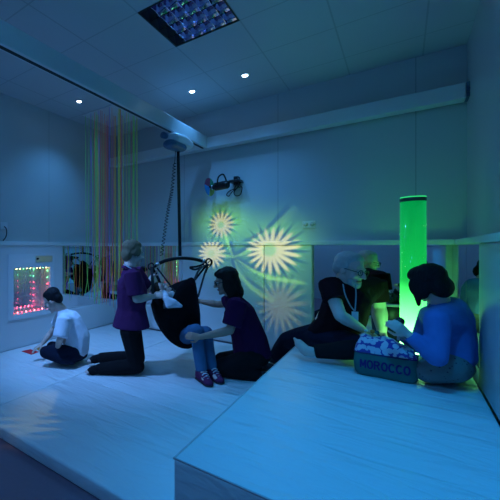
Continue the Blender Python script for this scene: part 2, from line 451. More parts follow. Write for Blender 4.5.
gl = nt.nodes.new('ShaderNodeBsdfGlossy'); gl.inputs['Roughness'].default_value = 0; tr = nt.nodes.new('ShaderNodeBsdfTransparent')
nt.links.new(gl.outputs[0], mxs.inputs[2]); nt.links.new(tr.outputs[0], mxs.inputs[1]); nt.links.new(mxs.outputs[0], out.inputs[0])
b = nb(); vs = [b.verts.new(p) for p in ((xf-.004, WY0, WZ0), (xf-.004, WY1, WZ0), (xf-.004, WY1, WZ1), (xf-.004, WY0, WZ1))]; b.faces.new(vs)
obj('front_glass', b, hm, pn)
def led(name, col, s): M[name] = mat(name, (.5, .5, .5), .3, emit=col, estr=s)
led('led_red', (1, .03, .06), 26); led('led_pink', (1, .10, .14), 30); led('led_yellow', (1, .75, .25), 22); led('led_green', (.15, 1, .3), 12); led('led_orange', (1, .35, .08), 22)
xm = XL+.035
n = 11
for i in range(n):
    t = (i+.5)/n
    y = WY0+(WY1-WY0)*t
    b = nb(); add_ball(b, (xm, y, WZ1-.010), .006, 1); obj('led', b, 'led_yellow' if i % 3 else 'led_green', pn, True)
for i in range(9):
    y = WY0+(WY1-WY0)*(i+.5)/9
    b = nb(); add_ball(b, (xm, y, WZ0+.010), .0075, 1); obj('led', b, 'led_pink' if i % 2 else 'led_red', pn, True)
for i in range(6):
    z = WZ0+(WZ1-WZ0)*(i+.8)/6.4
    b = nb(); add_ball(b, (xm, WY1-.010, z), .006, 1); obj('led', b, 'led_red' if i < 4 else 'led_green', pn, True)
    b = nb(); add_ball(b, (xm, WY0+.012, z), .006, 1); obj('led', b, 'led_green', pn, True) if i > 1 else b.free()
pl_ = box_obj('control_plate', (xf+.015, xf+.020, 2.69, 2.955, 1.02, 1.10), 'steel', pn, .002)
b = nb(); add_cyl(b, (xf+.020, 2.715, 1.065), (xf+.036, 2.715, 1.065), .014, .012); obj('knob', b, 'black_metal', pl_, True)

# ------------------------------------------------------------------ ceiling luminaire
lm = thing('ceiling_luminaire', ((LX0+LX1)/2, (LY0+LY1)/2, ZC), 'square unlit fluorescent ceiling light with shiny louvre grid', 'ceiling light')
b = nb(); ZT = ZC+.11
add_box(b, LX0, LX1, LY0, LY1, ZT, ZT+.01)
for d in ((LX0, LX0+.012, LY0, LY1), (LX1-.012, LX1, LY0, LY1), (LX0, LX1, LY0, LY0+.012), (LX0, LX1, LY1-.012, LY1)):
    add_box(b, *d, ZC-.004, ZT)
obj('housing', b, 'black_metal', lm)
cw = (LY1-LY0-.024)/4
for i in range(4):
    yc = LY0+.012+cw*(i+.5)
    b = nb(); add_cyl(b, (LX0+.02, yc, ZC+.075), (LX1-.02, yc, ZC+.075), .013, seg=12); obj('fluorescent_tube', b, 'tube_glass', lm, True)
b = nb()
for i in range(5):      # curved ridges between the lanes
    yc = LY0+.012+cw*i
    for sgn in (-1, 1):
        if (i == 0 and sgn < 0) or (i == 4 and sgn > 0): continue
        prev = None
        for k in range(6):
            t = k/5; y = yc+sgn*(.004+.045*t*t); z = ZC+.004+.08*t
            cur = (b.verts.new((LX0+.012, y, z)), b.verts.new((LX1-.012, y, z)))
            if prev: b.faces.new((prev[0], prev[1], cur[1], cur[0]))
            prev = cur
obj('reflector', b, 'louvre', lm, True)
for j in range(1, 6):
    b = nb()
    x = LX0+.012+(LX1-LX0-.024)*j/6
    for i in range(4):
        y0 = LY0+.012+cw*i
        prev = None
        for k in range(7):
            t = k/6; y = y0+cw*t; zt = ZC+.058-.0*t
            dip = .03*(1-(2*t-1)**2)
            cur = [b.verts.new(p) for p in ((x-.002, y, ZC+.004+dip*.3), (x+.002, y, ZC+.004+dip*.3), (x+.010, y, ZC+.055), (x-.010, y, ZC+.055))]
            if prev:
                for q in range(4): b.faces.new((prev[q], prev[(q+1) % 4], cur[(q+1) % 4], cur[q]))
            prev = cur
    obj('louvre_blade', b, 'louvre', lm)

# ------------------------------------------------------------------ downlights
G = 'round LED downlights'
for (x, y, lab) in ((-3.13, 3.00, 'small lit round downlight in the ceiling left of the hoist rail'),
                    (-1.906, 3.63, 'small lit round downlight just right of the hoist rail'),
                    (-1.293, 3.64, 'small lit round downlight farther right, nearest the big ceiling light')):
    t = thing('downlight', (x, y, ZC-.01), lab, 'downlight', G)
    b = nb(); add_lathe(b, (x, y, ZC), [(.0295, -.001), (.034, -.009), (.046, -.006), (.048, 0)], 28); obj('bezel', b, 'white_plastic', t, True)
    b = nb(); add_lathe(b, (x, y, ZC), [(.026, -.0115), (.0285, -.002)], 28); obj('lens', b, 'led_disc', t, True)

# ------------------------------------------------------------------ hoist rails
RX = -1.97
r1 = thing('hoist_rail', (RX, 1.5, 2.49), 'long white hoist rail running from the upper left to the back', 'hoist rail')
b = nb(); add_box(b, RX-.075, RX, -1.25, 4.145, 2.49, 2.645, .008); obj('beam', b, 'alu', r1)
b = nb(); add_box(b, RX-.052, RX-.024, -1.25, 4.13, 2.486, 2.492); obj('slot', b, 'darkslot', r1)
b = nb(); add_box(b, RX-.079, RX+.004, 4.10, 4.150, 2.486, 2.649, .006); obj('end_cap', b, 'white_plastic', r1)
r2 = thing('cross_rail', (-1.6, 4.2, 2.494), 'white cross rail fixed along the top of the back wall', 'hoist rail')
b = nb(); add_box(b, XL+.02, XR-.022, 4.16, 4.285, 2.494, 2.632, .008); obj('beam', b, 'alu', r2)
b = nb()
for z in (2.50, 2.545, 2.59): add_box(b, XR-.021, XR-.001, 4.15, 4.30, z, z+.036)
obj('end_bracket', b, 'blue_plastic', r2)
for x in (-3.0, -1.4, -.3):
    b = nb(); add_box(b, x-.05, x+.05, 4.286, 4.329, 2.51, 2.615, .004); obj('wall_bracket', b, 'alu', r2)

# ------------------------------------------------------------------ hoist, strap, spreader bar
hm_c = V((-1.965, 3.42, 2.385))
ho = thing('patient_hoist', (hm_c.x, hm_c.y, 1.1), 'white and blue ceiling hoist with black strap, curved spreader bar and coiled cable', 'patient hoist')
b = nb(); add_box(b, RX-.05, RX-.026, 3.32, 3.52, 2.44, 2.49, .004)
o = obj('trolley', b, 'steel', ho)
fuse('housing', [hull(E(hm_c+V((0, -.13, .01)), (.095, .08, .07)), E(hm_c+V((0, .17, .01)), (.095, .08, .06)), E(hm_c+V((0, 0, .03)), (.105, .2, .06)))], 'white_plastic', ho, .006, 4)
fuse('underside', [hull(E(hm_c+V((-.01, -.15, -.05)), (.09, .09, .055)), E(hm_c+V((0, .03, -.055)), (.085, .07, .045)))], 'blue_plastic', ho, .006, 4)
b = nb(); add_cyl(b, hm_c+V((-.05, -.255, .035)), hm_c+V((-.04, -.20, .035)), .034); obj('socket', b, 'blue_plastic', ho, True)
top = V((hm_c.x, hm_c.y-.01, 2.30)); bar_c = at(180, 258, 3.74)
b = nb(); add_strip(b, [top, bar_c+V((0, 0, .02))], RT, .034, .004); obj('strap', b, 'webbing', ho)
bl, br = at(154, 266.5, 3.66), at(206, 262, 3.82)
arc = spline([bl, at(160, 263, 3.68), at(168, 260, 3.70), at(180, 258.3, 3.74), at(192, 258.8, 3.78), at(201, 260.8, 3.81), br], 6)
sb = None
b = nb(); add_tube(b, arc, .019, 10); sb = obj('spreader_bar', b, 'black_metal', ho, True)
for p, q in ((arc[2], arc[5]), (arc[-6], arc[-3])):
    b = nb(); add_cyl(b, p, q, .024); obj('collar', b, 'steel', sb, True)
for e0, sx in ((bl, -1), (br, 1)):
    b = nb()
    ring = [e0+RT*(sx*.03+.030*math.cos(t)*sx)+UP*(.035*math.sin(t)) for t in [2*PI*i/16 for i in range(17)]]
    add_tube(b, ring, .009, 6); obj('hook', b, 'black_metal', sb, True)
b = nb()
ctrl = [at(175.5, 150, 3.86), at(174.5, 166, 3.86), at(172, 190, 3.86), at(168.5, 208, 3.85), at(165, 230, 3.85), at(161.5, 256, 3.84)]
base = spline(ctrl, 60); pts = []
for i, p in enumerate(base):
    if i < 50: pts.append(p)
    else: pts.append(p+RT*(.017*math.sin(i*.75))+FW*(.017*math.cos(i*.75)))
add_tube(b, pts, .0045, 5); obj('control_cable', b, 'black_metal', ho, True)

# ------------------------------------------------------------------ sling
slr = thing('hoist_sling', at(180, 349, 3.55), 'black fabric sling hanging from the spreader bar, holding a child', 'sling')
bot = [(151, 304), (155, 319), (163, 333), (172, 342.5), (183, 348), (193, 346), (200, 331)]
rim = [(152.5, 298), (159, 306), (165, 308.5), (172, 299), (179, 286), (193.5, 278), (198.5, 303)]
far = [(155, 292), (160, 289), (166, 287), (172, 285), (178, 282), (192, 280), (197, 300)]
B_ = spline([at(x, y, 3.55) for x, y in bot], 6); N_ = spline([at(x, y, 3.36) for x, y in rim], 6)
F_ = spline([at(x, y, 3.86-.0*i) for i, (x, y) in enumerate(far)], 6)
b = nb(); rows = []
for p, q, r in zip(N_, B_, F_):
    row = []
    for k in range(17):
        s = k/16
        if s < .5:
            t = s*2; a = p.lerp(q, t); bulge = math.sin(t*PI); a = a-FW*(.05*bulge)
            a = a+(q-p)*0
        else:
            t = (s-.5)*2; a = q.lerp(r, t)+FW*(.06*math.sin(t*PI))-UP*(.05*math.sin(t*PI))
        row.append(b.verts.new(a))
    rows.append(row)
for a, c in zip(rows, rows[1:]):
    for k in range(16): b.faces.new((a[k], a[k+1], c[k+1], c[k]))
o = obj('seat', b, 'black_fabric', slr, True)
md = o.modifiers.new('thickness', 'SOLIDIFY'); md.thickness = .010; md.offset = 0
def strap(pts, w=.022):
    b = nb(); add_strip(b, spline(pts, 5), RT, w, .004); obj('sling_strap', b, 'webbing', slr)
strap([at(151.5, 267, 3.655), at(152.5, 280, 3.55), at(153, 299, 3.37)], .03)
strap([at(152, 268, 3.66), at(157, 276, 3.7), at(160, 284, 3.8), at(160, 290, 3.86)], .03)
strap([at(157, 268, 3.66), at(164, 277, 3.6), at(171.5, 287, 3.5), at(175, 292, 3.40)], .018)
strap([at(208, 264, 3.82), at(204, 276, 3.7), at(198, 297, 3.40)], .020)
strap([at(207, 264, 3.82), at(199, 270, 3.6), at(194, 281, 3.38)], .022)
strap([at(207.5, 264, 3.825), at(201, 272, 3.84), at(194, 281, 3.86)], .022)
b = nb(); add_strip(b, spline([at(208, 263, 3.81), at(211.5, 259.5, 3.80), at(212, 264, 3.80), at(208, 268, 3.80), at(206, 273, 3.8)], 5), FW, .022, .005); obj('sling_strap', b, 'webbing', slr)
b = nb(); add_strip(b, spline([at(204, 264, 3.76), at(197, 266.5, 3.72), at(190, 267.5, 3.70), at(195, 269.5, 3.70), at(202, 267, 3.74)], 5), UP+FW*.3, .022, .005); obj('sling_strap', b, 'webbing', slr)

# ------------------------------------------------------------------ effects projector on the back wall
pj = thing('effects_projector', at(222, 190, 4.3), 'black effects projector with coloured wheel bracketed to the back wall', 'projector')
ax = V((-.97, .12, -.05)).normalized(); c0 = at(227, 184.5, 4.30); c1 = c0+ax*.16
b = nb(); add_cyl(b, c0, c1, .052); add_cyl(b, c1, c1+ax*.03, .036); add_cyl(b, c0-ax*.02, c0, .04, .052); obj('lamp_body', b, 'black_metal', pj)
b = nb(); add_cyl(b, c1+ax*.03, c1+ax*.05, .032); lens = obj('lens', b, 'steel', pj, True)
wc = c1+ax*.085+V((0, .0, .012)); u, w, _ = frame(ax)
b = nb(); add_cyl(b, wc-ax*.05, wc+ax*.014, .016); obj('wheel_hub', b, 'black_metal', pj, True)
cols = {'wheel_green': (.02, .30, .14), 'wheel_red': (.28, .03, .08), 'wheel_blue': (.03, .22, .55), 'wheel_yellow': (.35, .38, .06)}
for nme, c in cols.items(): M[nme] = mat(nme, c, .25)
up_ = (UP-ax*UP.dot(ax)).normalized(); sd = ax.cross(up_)
if sd.dot(RT) < 0: sd = -sd
for nme, a0 in (('wheel_green', 20), ('wheel_red', 110), ('wheel_blue', 200), ('wheel_yellow', 290)):
    b = nb(); f1 = [b.verts.new(wc)]; f2 = [b.verts.new(wc+ax*.004)]
    for k in range(13):
        t = math.radians(a0-30+90*k/12); p = wc+(sd*math.cos(t)+up_*math.sin(t))*.118
        f1.append(b.verts.new(p)); f2.append(b.verts.new(p+ax*.004))
    b.faces.new(f1); b.faces.new(f2[::-1]); nV = len(f1)
    for k in range(nV): b.faces.new((f1[k], f1[(k+1) % nV], f2[(k+1) % nV], f2[k]))
    obj('colour_sector', b, nme, pj)
b = nb(); yk = [c0+ax*.11+UP*0+V((0, -.055, 0)), c0+ax*.10+V((0, -.055, .09)), c0+ax*.06+V((0, -.05, .125)), c0+ax*.03+V((0, -.03, .12)), c0+ax*.01+V((0, 0, .05))]
add_tube(b, spline(yk, 4), .010, 6); obj('yoke', b, 'black_metal', pj, True)
b = nb(); add_box(b, c0.x+.0, c0.x+.14, YB-.14, YB-.001, c0.z+.03, c0.z+.06, .004); add_box(b, c0.x+.045, c0.x+.10, YB-.09, YB-.001, c0.z+.0, c0.z+.11, .006); obj('wall_bracket', b, 'black_metal', pj)
b = nb(); q = V((c0.x+.06, YB-.05, c0.z))
add_tube(b, spline([q, q+V((-.02, 0, -.04)), q+V((-.08, -.02, -.07)), q+V((-.11, -.02, -.11)), q+V((-.08, -.02, -.13)), q+V((-.05, 0, -.08)), q+V((.01, 0, -.04)), q+V((.08, 0, -.03)), q+V((.06, 0, -.12)), q+V((.0, 0, -.13)), q+V((-.02, 0, -.08)), q+V((.04, 0, -.01))], 6), .006, 6)
obj('cable', b, 'black_metal', pj, True)

# ------------------------------------------------------------------ sockets
so = thing('wall_socket', (-.816, YB, 1.464), 'white double wall socket on the back wall above the pads', 'wall socket')
box_obj('plate', (-.816-.065, -.816+.065, YB-.010, YB-.001, 1.426, 1.503), 'white_plastic', so, .004)
for dx in (-.032, .032):
    b = nb(); add_cyl(b, (-.816+dx, YB-.010, 1.466), (-.816+dx, YB-.014, 1.466), .024); obj('outlet', b, 'piping', so, True)
so = thing('wall_socket', (XL, 2.30, 1.46), 'wall socket with dangling cable on the left wall above the light panel', 'wall socket')
box_obj('plate', (XL+.001, XL+.012, 2.255, 2.345, 1.42, 1.505), 'white_plastic', so, .004)
b = nb(); add_tube(b, spline([(XL+.012, 2.30, 1.455), (XL+.035, 2.31, 1.43), (XL+.03, 2.32, 1.38), (XL+.02, 2.315, 1.33), (XL+.018, 2.28, 1.285)], 6), .006, 6); obj('cable', b, 'darkslot', so, True)

# ------------------------------------------------------------------ fibre-optic curtain
fo = thing('fibre_optic_curtain', (-3.12, 3.65, ZC), 'curtain of hanging coloured fibre-optic strands in the left corner', 'light curtain')
box_obj('ceiling_plate', (-3.42, -2.84, 3.33, 3.92, ZC-.012, ZC-.001), 'white_plastic', fo)
fc = [('strand_green', (.25, .75, .12)), ('strand_yellow', (.75, .65, .08)), ('strand_orange', (.85, .28, .06)), ('strand_red', (.75, .05, .08)), ('strand_violet', (.28, .10, .70)), ('strand_blue', (.10, .35, .75))]
for nme, c in fc: M[nme] = mat(nme, c, .3, emit=c, estr=.03)
for i in range(56):
    x = random.uniform(-3.39, -2.87); y = random.uniform(3.36, 3.89)
    if i % 2:                                     # half of them round the rim
        s = random.randrange(4)
        if s == 0: y = 3.36
        elif s == 1: x = -2.87
        elif s == 2: x = -3.39
        else: y = 3.89
    zb = random.uniform(.40, .56); dx, dy = random.gauss(0, .022), random.gauss(0, .022)
    pts = [V((x, y, ZC-.012)), V((x+dx*.1, y+dy*.1, 2.3)), V((x+dx*.35, y+dy*.3, 1.5)), V((x+dx*.8, y+dy*.8, .85)), V((x+dx*2.2, y+dy*2.2, zb))]
    pts = [V((max(XL+.05, min(p.x, -2.45)), min(p.y, YB-.03), p.z)) for p in pts]
    b = nb(); add_tube(b, spline(pts, 3), .0031, 5)
    obj('strand', b, fc[random.choice((0, 0, 0, 1, 1, 1, 2, 2, 3, 3, 4, 5))][0], fo, True)

# ------------------------------------------------------------------ bubble tube
TX, TY, TR = .067, 3.51, .0805
bt = thing('bubble_tube', (TX, TY, PL), 'tall glowing green bubble tube standing in the right corner', 'bubble tube')
wat = bpy.data.materials.new('lit_green_water'); wat.use_nodes = True; nt = wat.node_tree; pb = nt.nodes['Principled BSDF']
pb.inputs['Base Color'].default_value = (.0, .02, .005, 1); pb.inputs['Roughness'].default_value = .08
tc = nt.nodes.new('ShaderNodeTexCoord'); sp = nt.nodes.new('ShaderNodeSeparateXYZ'); nt.links.new(tc.outputs['Object'], sp.inputs[0])
ramp = nt.nodes.new('ShaderNodeValToRGB'); nt.links.new(math_node(nt, 'DIVIDE', sp.outputs[2], 1.27), ramp.inputs[0])
cr = ramp.color_ramp; cr.elements[0].position = 0; cr.elements[0].color = (.35, 1, .40, 1)
cr.elements[1].position = 1; cr.elements[1].color = (.0, .26, .06, 1)
e = cr.elements.new(.25); e.color = (.10, .90, .16, 1); e = cr.elements.new(.5); e.color = (.005, .50, .07, 1)
nz = nt.nodes.new('ShaderNodeTexNoise'); nz.inputs['Scale'].default_value = 14; mp = nt.nodes.new('ShaderNodeMapping'); mp.inputs['Scale'].default_value = (1, 1, .35)
nt.links.new(tc.outputs['Object'], mp.inputs['Vector']); nt.links.new(mp.outputs[0], nz.inputs['Vector'])
hh = math_node(nt, 'DIVIDE', sp.outputs[2], 1.22)
low = math_node(nt, 'MAXIMUM', math_node(nt, 'SUBTRACT', .50, hh), 0)
st_ = math_node(nt, 'MULTIPLY', math_node(nt, 'ADD', math_node(nt, 'MULTIPLY', nz.outputs['Fac'], .4), .8), math_node(nt, 'ADD', math_node(nt, 'MULTIPLY', low, 12.0), .95))
nt.links.new(ramp.outputs[0], pb.inputs['Emission Color']); nt.links.new(st_, pb.inputs['Emission Strength'])
TUBE_EMIT = st_
b = nb(); add_cyl(b, (TX, TY, PL+.04), (TX, TY, 1.56), TR, seg=48); obj('water_column', b, wat, bt, True)
M['base_glow'] = mat('lit_green_base', (.1, .5, .2), .3, emit=(.05, 1, .2), estr=60)
b = nb(); add_lathe(b, (TX, TY, PL), [(.083, .042), (.091, .042), (.091, .085), (.083, .085)], 40); obj('light_ring', b, 'base_glow', bt, True)
b = nb(); add_lathe(b, (TX, TY, PL+.001), [(.12, 0), (.12, .10), (.112, .10), (.096, .04)], 40); obj('base', b, 'white_plastic', bt)  # raised lip added to keep the ring's light off the platform
M['tube_rim'] = mat('clear_rim', (.03, .12, .08), .1)
b = nb(); add_lathe(b, (TX, TY, 0), [(TR+.0012, 1.560), (TR+.0022, 1.565), (TR+.0022, 1.585), (TR, 1.589)], 40); obj('cap', b, 'tube_rim', bt, True)
M['ring_lit'] = mat('lit_ring', (.02, .3, .1), .2, emit=(.03, .75, .2), estr=.8)
b = nb(); add_lathe(b, (TX, TY, 0), [(TR+.001, 1.590), (TR+.001, 1.598)], 40); obj('rim_ring', b, 'ring_lit', bt, True)
b = nb()
M['bubble'] = mat('bubbles', (.5, 1, .6), .1, emit=(.3, 1, .4), estr=1.2)
for i in range(40):
    t = random.uniform(0, 2*PI); z = random.uniform(PL+.1, 1.4); add_ball(b, (TX+TR*math.cos(t), TY+TR*math.sin(t), z), random.uniform(.0015, .003), 1)
o = obj('bubbles', b, 'bubble', bt, True); o['kind'] = 'stuff'


# ================================================================== PEOPLE
def lerp(a, b, t): return V(a).lerp(V(b), t)

# ---- boy in white T-shirt, sitting cross-legged by the light panel
fg = Fig(on(66, 362, 0), 'boy in white T-shirt sitting cross-legged, reaching to the red card')
pel, che, nek = at(75, 350, 3.62), at(69, 324, 3.62), at(62, 310, 3.60)
fg.head(at(52.5, 300.5, 3.58), -RT*.93+FW*.16-UP*.62, UP-RT*.25, .97, nek, .05); fg.face()
sL, sR = at(64.5, 321, 3.47), at(64, 317, 3.76)
eL, wL = at(60, 339, 3.40), at(57, 350, 3.52)
eR, wR = at(50, 334, 3.76), at(42.5, 343.5, 3.70)
B = fg.body
B.append(hull(E(che, (.11, .11, .12)), E(pel, (.11, .12, .10)))); B.append(hull(E(sL, .045), E(sR, .045), E(che, .08)))
B.append(cap(che, .07, nek, .05))
fg.arm(sL, eL, wL, .82); fg.hand(wL, at(54, 356, 3.56)-wL, RT, 1, .7, .85)
fg.arm(sR, eR, wR, .82); fg.hand(wR, at(34.5, 349, 3.66)-wR, -UP, 1, .25, .85)
hL, kL, aL = at(72, 353, 3.52), at(46, 352, 3.50), at(62, 358.5, 3.46)
hR, kR, aR = at(72, 352, 3.72), at(52, 347, 3.84), at(56, 352, 3.62)
fg.leg(hL, kL, aL, .8); fg.leg(hR, kR, aR, .8); fg.foot(aL, at(74, 360, 3.44), .9); fg.foot(aR, at(50, 354, 3.55), .9)
fg.finish('skin')
fg.wear('hair', fg.hair_pieces([((0, -.032, .052), (.086, .094, .086)), ((0, -.068, .0), (.074, .052, .075)), ((0, .006, .084), (.072, .058, .044)), ((.070, -.02, .03), (.016, .045, .04)), ((-.070, -.02, .03), (.016, .045, .04))]), 'hair_black', .006)
fg.wear('shirt', [hull(E(che+UP*.02, (.145, .145, .13)), E(at(77, 336, 3.62), (.135, .14, .12))), hull(E(at(77, 336, 3.62), (.135, .14, .12)), E(pel+V((0, 0, .0)), (.150, .15, .10))),
    hull(E(sL, .072), E(sR, .072), E(che, (.12, .12, .12))), hull(E(nek-UP*.025, .066), E(che, .12)), cone(sL+UP*.03, .078, lerp(sL, eL, .92), .080), cone(sR+UP*.03, .078, lerp(sR, eR, .55), .074)], 'white_tee')
fg.wear('trousers', [hull(E(pel-UP*.03, (.14, .15, .09)), E(hL, .085), E(hR, .085)), cap(hL, .090, kL, .066), cap(kL, .066, aL, .058), cap(aL, .058, at(72, 360, 3.45), .05), cap(hR, .09, kR, .066), cap(kR, .066, aR, .052)], 'navy_track')

# ---- carer kneeling upright in the purple polo
fg = Fig(on(122, 371, 0), 'person kneeling upright in purple polo shirt, short fair hair, gripping the sling')
pel, che, nek = at(132, 322, 3.36), at(131.5, 287, 3.34), at(129.5, 266, 3.34)
fg.head(at(134, 253.5, 3.37), RT*.85+FW*.38-UP*.16, UP+RT*.06, 1.0, nek); fg.face()
sR, sL = at(132, 276, 3.18), at(134.5, 274, 3.52)
eR, wR = at(136.5, 299, 3.14), at(153.5, 296.5, 3.34)
eL, wL = at(147, 289, 3.62), at(151.5, 277, 3.70)
B = fg.body
B.append(hull(E(che, (.12, .12, .14)), E(pel, (.12, .12, .10)))); B.append(hull(E(sR, .05), E(sL, .05), E(che, .1))); B.append(cap(che+UP*.08, .07, nek, .05))
fg.arm(sR, eR, wR, .95); fg.hand(wR, RT*.9+UP*.15+FW*.2, FW*.6+RT*.3-UP*.3, 1, .9, .9)
fg.arm(sL, eL, wL, .9); fg.hand(wL, UP*.75+RT*.5, FW*.2+RT*.8, -1, .9, .9)
hR, kR, aR = at(129, 326, 3.28), at(137, 366, 3.28), at(99, 369, 3.29)
hL, kL, aL = at(133, 326, 3.46), at(138, 358, 3.52), at(100, 358, 3.52)
fg.leg(hR, kR, aR); fg.leg(hL, kL, aL); fg.foot(aR, at(86, 372, 3.28), .95); fg.foot(aL, at(88, 361, 3.50), .95)
fg.finish('skin_pale')
fg.wear('hair', fg.hair_pieces([((0, -.038, .052), (.090, .096, .088)), ((0, -.075, -.01), (.078, .055, .085)), ((0, .004, .084), (.074, .058, .044)), ((.074, -.01, .02), (.020, .052, .055)), ((-.074, -.01, .02), (.020, .052, .055))]), 'hair_blond', .006)
fg.wear('shirt', [hull(E(che, (.145, .145, .15)), E(at(131.5, 308, 3.36), (.143, .145, .12))), hull(E(at(131.5, 308, 3.36), (.143, .145, .1)), disc(at(131, 327, 3.36), UP, .175, asp=1.1)),
    hull(E(at(140, 291, 3.36), .075), E(at(140, 300, 3.36), .07), E(che, .10)),
    hull(E(sR, .070), E(sL, .070), E(che, .13)), hull(E(nek-UP*.03, .062), E(che+UP*.05, .12)), cone(sR+UP*.035, .08, lerp(sR, eR, .86), .082), cone(sL+UP*.03, .08, lerp(sL, eL, .85), .08)], 'purple')
fg.wear('trousers', [hull(E(pel-UP*.02, (.12, .12, .07)), E(hR-UP*.05, .075), E(hL-UP*.05, .075)), cap(hR-UP*.05, .092, kR, .075), cap(kR, .072, lerp(kR, aR, .5), .070), cap(lerp(kR, aR, .5), .070, lerp(kR, aR, .97), .055),
    cap(hL-UP*.05, .092, kL, .075), cap(kL, .072, lerp(kL, aL, .5), .070), cap(lerp(kL, aL, .5), .070, lerp(kL, aL, .97), .055)], 'black_cotton')
for a_, t_ in ((aR, at(86, 372, 3.28)), (aL, at(88, 361, 3.50))):
    d = (t_-a_).normalized(); fg.wear('sock', [hull(E(a_-d*.01, .044), E(a_+d*.06, .044), E(t_-d*.05, (.044, .044, .032)))], 'black_cotton', .007)
b = nb(); add_strip(b, spline([at(124.5, 264.5, 3.28), at(127, 266, 3.235), at(133, 270, 3.21), at(139, 277, 3.24)], 5), UP+RT*.6, .012, .003); obj('lanyard', b, 'lanyard', fg.root)
fg.wear('collar', [hull(disc(nek+UP*.00, UP+RT*.2, .066), disc(nek-UP*.035, UP+RT*.2, .082))], 'purple', .006, 2)

# ---- child in the sling
fg = Fig(on(205, 383, 0), 'child in bright blue jeans and plum trainers, reclining in the sling', 0)
pel, che, nek = at(186, 333, 3.56), at(173, 306, 3.62), at(166, 297, 3.66)
fg.head(at(161.5, 289.5, 3.72), RT*.45-FW*.2+UP*.8, -RT*.8+UP*.5, .80, nek); fg.face()
B = fg.body
B.append(hull(E(che, (.085, .085, .10)), E(pel, (.09, .09, .08))))
hA, kA, aA = at(187, 336, 3.50), at(196, 332, 3.18), at(201.5, 370, 3.12)
hB, kB, aB = at(190, 334, 3.62), at(206, 333, 3.30), at(212, 369, 3.18)
fg.leg(hA, kA, aA, .72); fg.leg(hB, kB, aB, .72)
tA, tB = at(205.5, 381.5, 3.02), at(217.5, 380, 3.06)
fg.foot(aA, tA, .8); fg.foot(aB, tB, .8)
sA, sB = at(172, 298, 3.50), at(172, 296, 3.76)
fg.arm(sA, at(180, 306, 3.46), at(176, 300, 3.54), .6); fg.arm(sB, at(182, 304, 3.76), at(178, 298, 3.66), .6)
fg.hand(at(176, 300, 3.54), UP, FW, 1, .5, .6); fg.hand(at(178, 298, 3.66), UP, -FW, -1, .5, .6)
fg.finish('skin_pale')
fg.wear('hair', fg.hair_pieces([((0, -.030, .050), (.086, .094, .088)), ((0, -.065, -.005), (.074, .055, .075)), ((0, .006, .084), (.072, .058, .044))]), 'hair_brown', .006)
fg.wear('top', [hull(E(che, (.11, .11, .12)), E(pel, (.10, .10, .09))), cone(sA, .06, lerp(sA, at(180, 306, 3.46), 1), .055), cone(sB, .06, lerp(sB, at(182, 304, 3.76), 1), .055), cap(sA, .06, sB, .06)], 'white_cloth')
fg.wear('sleeve', [hull(E(at(166, 299, 3.32), (.03, .03, .03)), E(at(168, 306, 3.30), .025), E(at(174, 302, 3.31), .03)), hull(E(at(174, 302, 3.31), .03), E(at(181, 306, 3.31), .018), E(at(170, 306, 3.31), .022)), hull(E(at(166, 297, 3.34), .03), E(at(164, 292, 3.42), .024))], 'white_cloth', .006)
fg.wear('jeans', [hull(E(pel-UP*.02, (.105, .105, .08)), E(hA, .07), E(hB, .07)), cap(hA, .085, lerp(hA, kA, .7), .086), cap(lerp(hA, kA, .6), .086, kA, .078), cap(kA+RT*.01, .070, lerp(kA, aA, .45), .056), cone(lerp(kA, aA, .35), .056, lerp(kA, aA, 1.02), .053),
    cap(hB, .085, kB, .068), cap(kB, .066, lerp(kB, aB, .45), .054), cone(lerp(kB, aB, .35), .054, lerp(kB, aB, 1.02), .050)], 'jeans', .007)
for an, to in ((aA, tA), (aB, tB)):
    d = (V((to.x, to.y, 0))-V((an.x, an.y, 0))).normalized(); g0 = V((an.x, an.y, 0))
    d = (d+RT*.25-FW*.15).normalized()
    toe = g0+d*.115
    sh = fg.wear('trainer', [hull(E(V((an.x, an.y, .085))-d*.02, (.046, .046, .03)), E(g0-d*.035+UP*.035, (.042, .042, .035)), E(g0+d*.05+UP*.04, (.043, .043, .04))), hull(E(g0+d*.05+UP*.04, (.042, .042, .035)), E(toe+UP*.028, (.045, .045, .028))), hull(E(V((an.x, an.y, .085))-d*.01, (.050, .050, .03)), E(g0+d*.045+UP*.055, (.044, .044, .042)), E(g0+d*.085+UP*.036, (.044, .044, .036)))], 'sneaker', .005, 4)
    b = nb(); sdv = UP.cross(d)
    for k in range(4):
        p = g0+d*(.04+.022*k)+UP*(.104-.016*k)
        add_tube(b, spline([p-sdv*.030-UP*.012, p+UP*.003, p+sdv*.030-UP*.012], 4), .0065, 6)
    obj('laces', b, 'lace', sh, True)
    b = nb(); t = [hull()]
    o = fuse('sole', [hull(E(g0-d*.04+UP*.010, (.044, .044, .012)), E(toe+d*.006+UP*.010, (.046, .046, .012)))], 'rubber', sh, .006, 2, 0.001)

# ---- carer kneeling back on her heels in dark purple, holding the child's knee
fg = Fig(on(246, 379, 0), 'person with shoulder-length dark hair and glasses kneeling low, hand on the child', 0)
pel, che, nek = at(252, 352, 3.30), at(240, 315, 3.28), at(232, 296, 3.30)
fg.head(at(225.5, 281.5, 3.33), -RT*.93+FW*.12-UP*.22, UP-RT*.10, 1.02, nek); fg.face(); fg.glasses()
sL, sR = at(237, 305, 3.10), at(231, 303, 3.48)
eL, wL = at(230, 330.5, 3.06), at(200.5, 337, 3.05)
eR, wR = at(218, 304.5, 3.60), at(200.5, 301.5, 3.70)
B = fg.body
B.append(hull(E(che, (.12, .12, .14)), E(pel, (.13, .13, .11)))); B.append(hull(E(sL, .05), E(sR, .05), E(che, .1))); B.append(cap(che+UP*.08, .07, nek, .05))
fg.arm(sL, eL, wL, .95); fg.hand(wL, -RT*.95+UP*.05+FW*.25, FW*.8-UP*.2, 1, .55, .9)
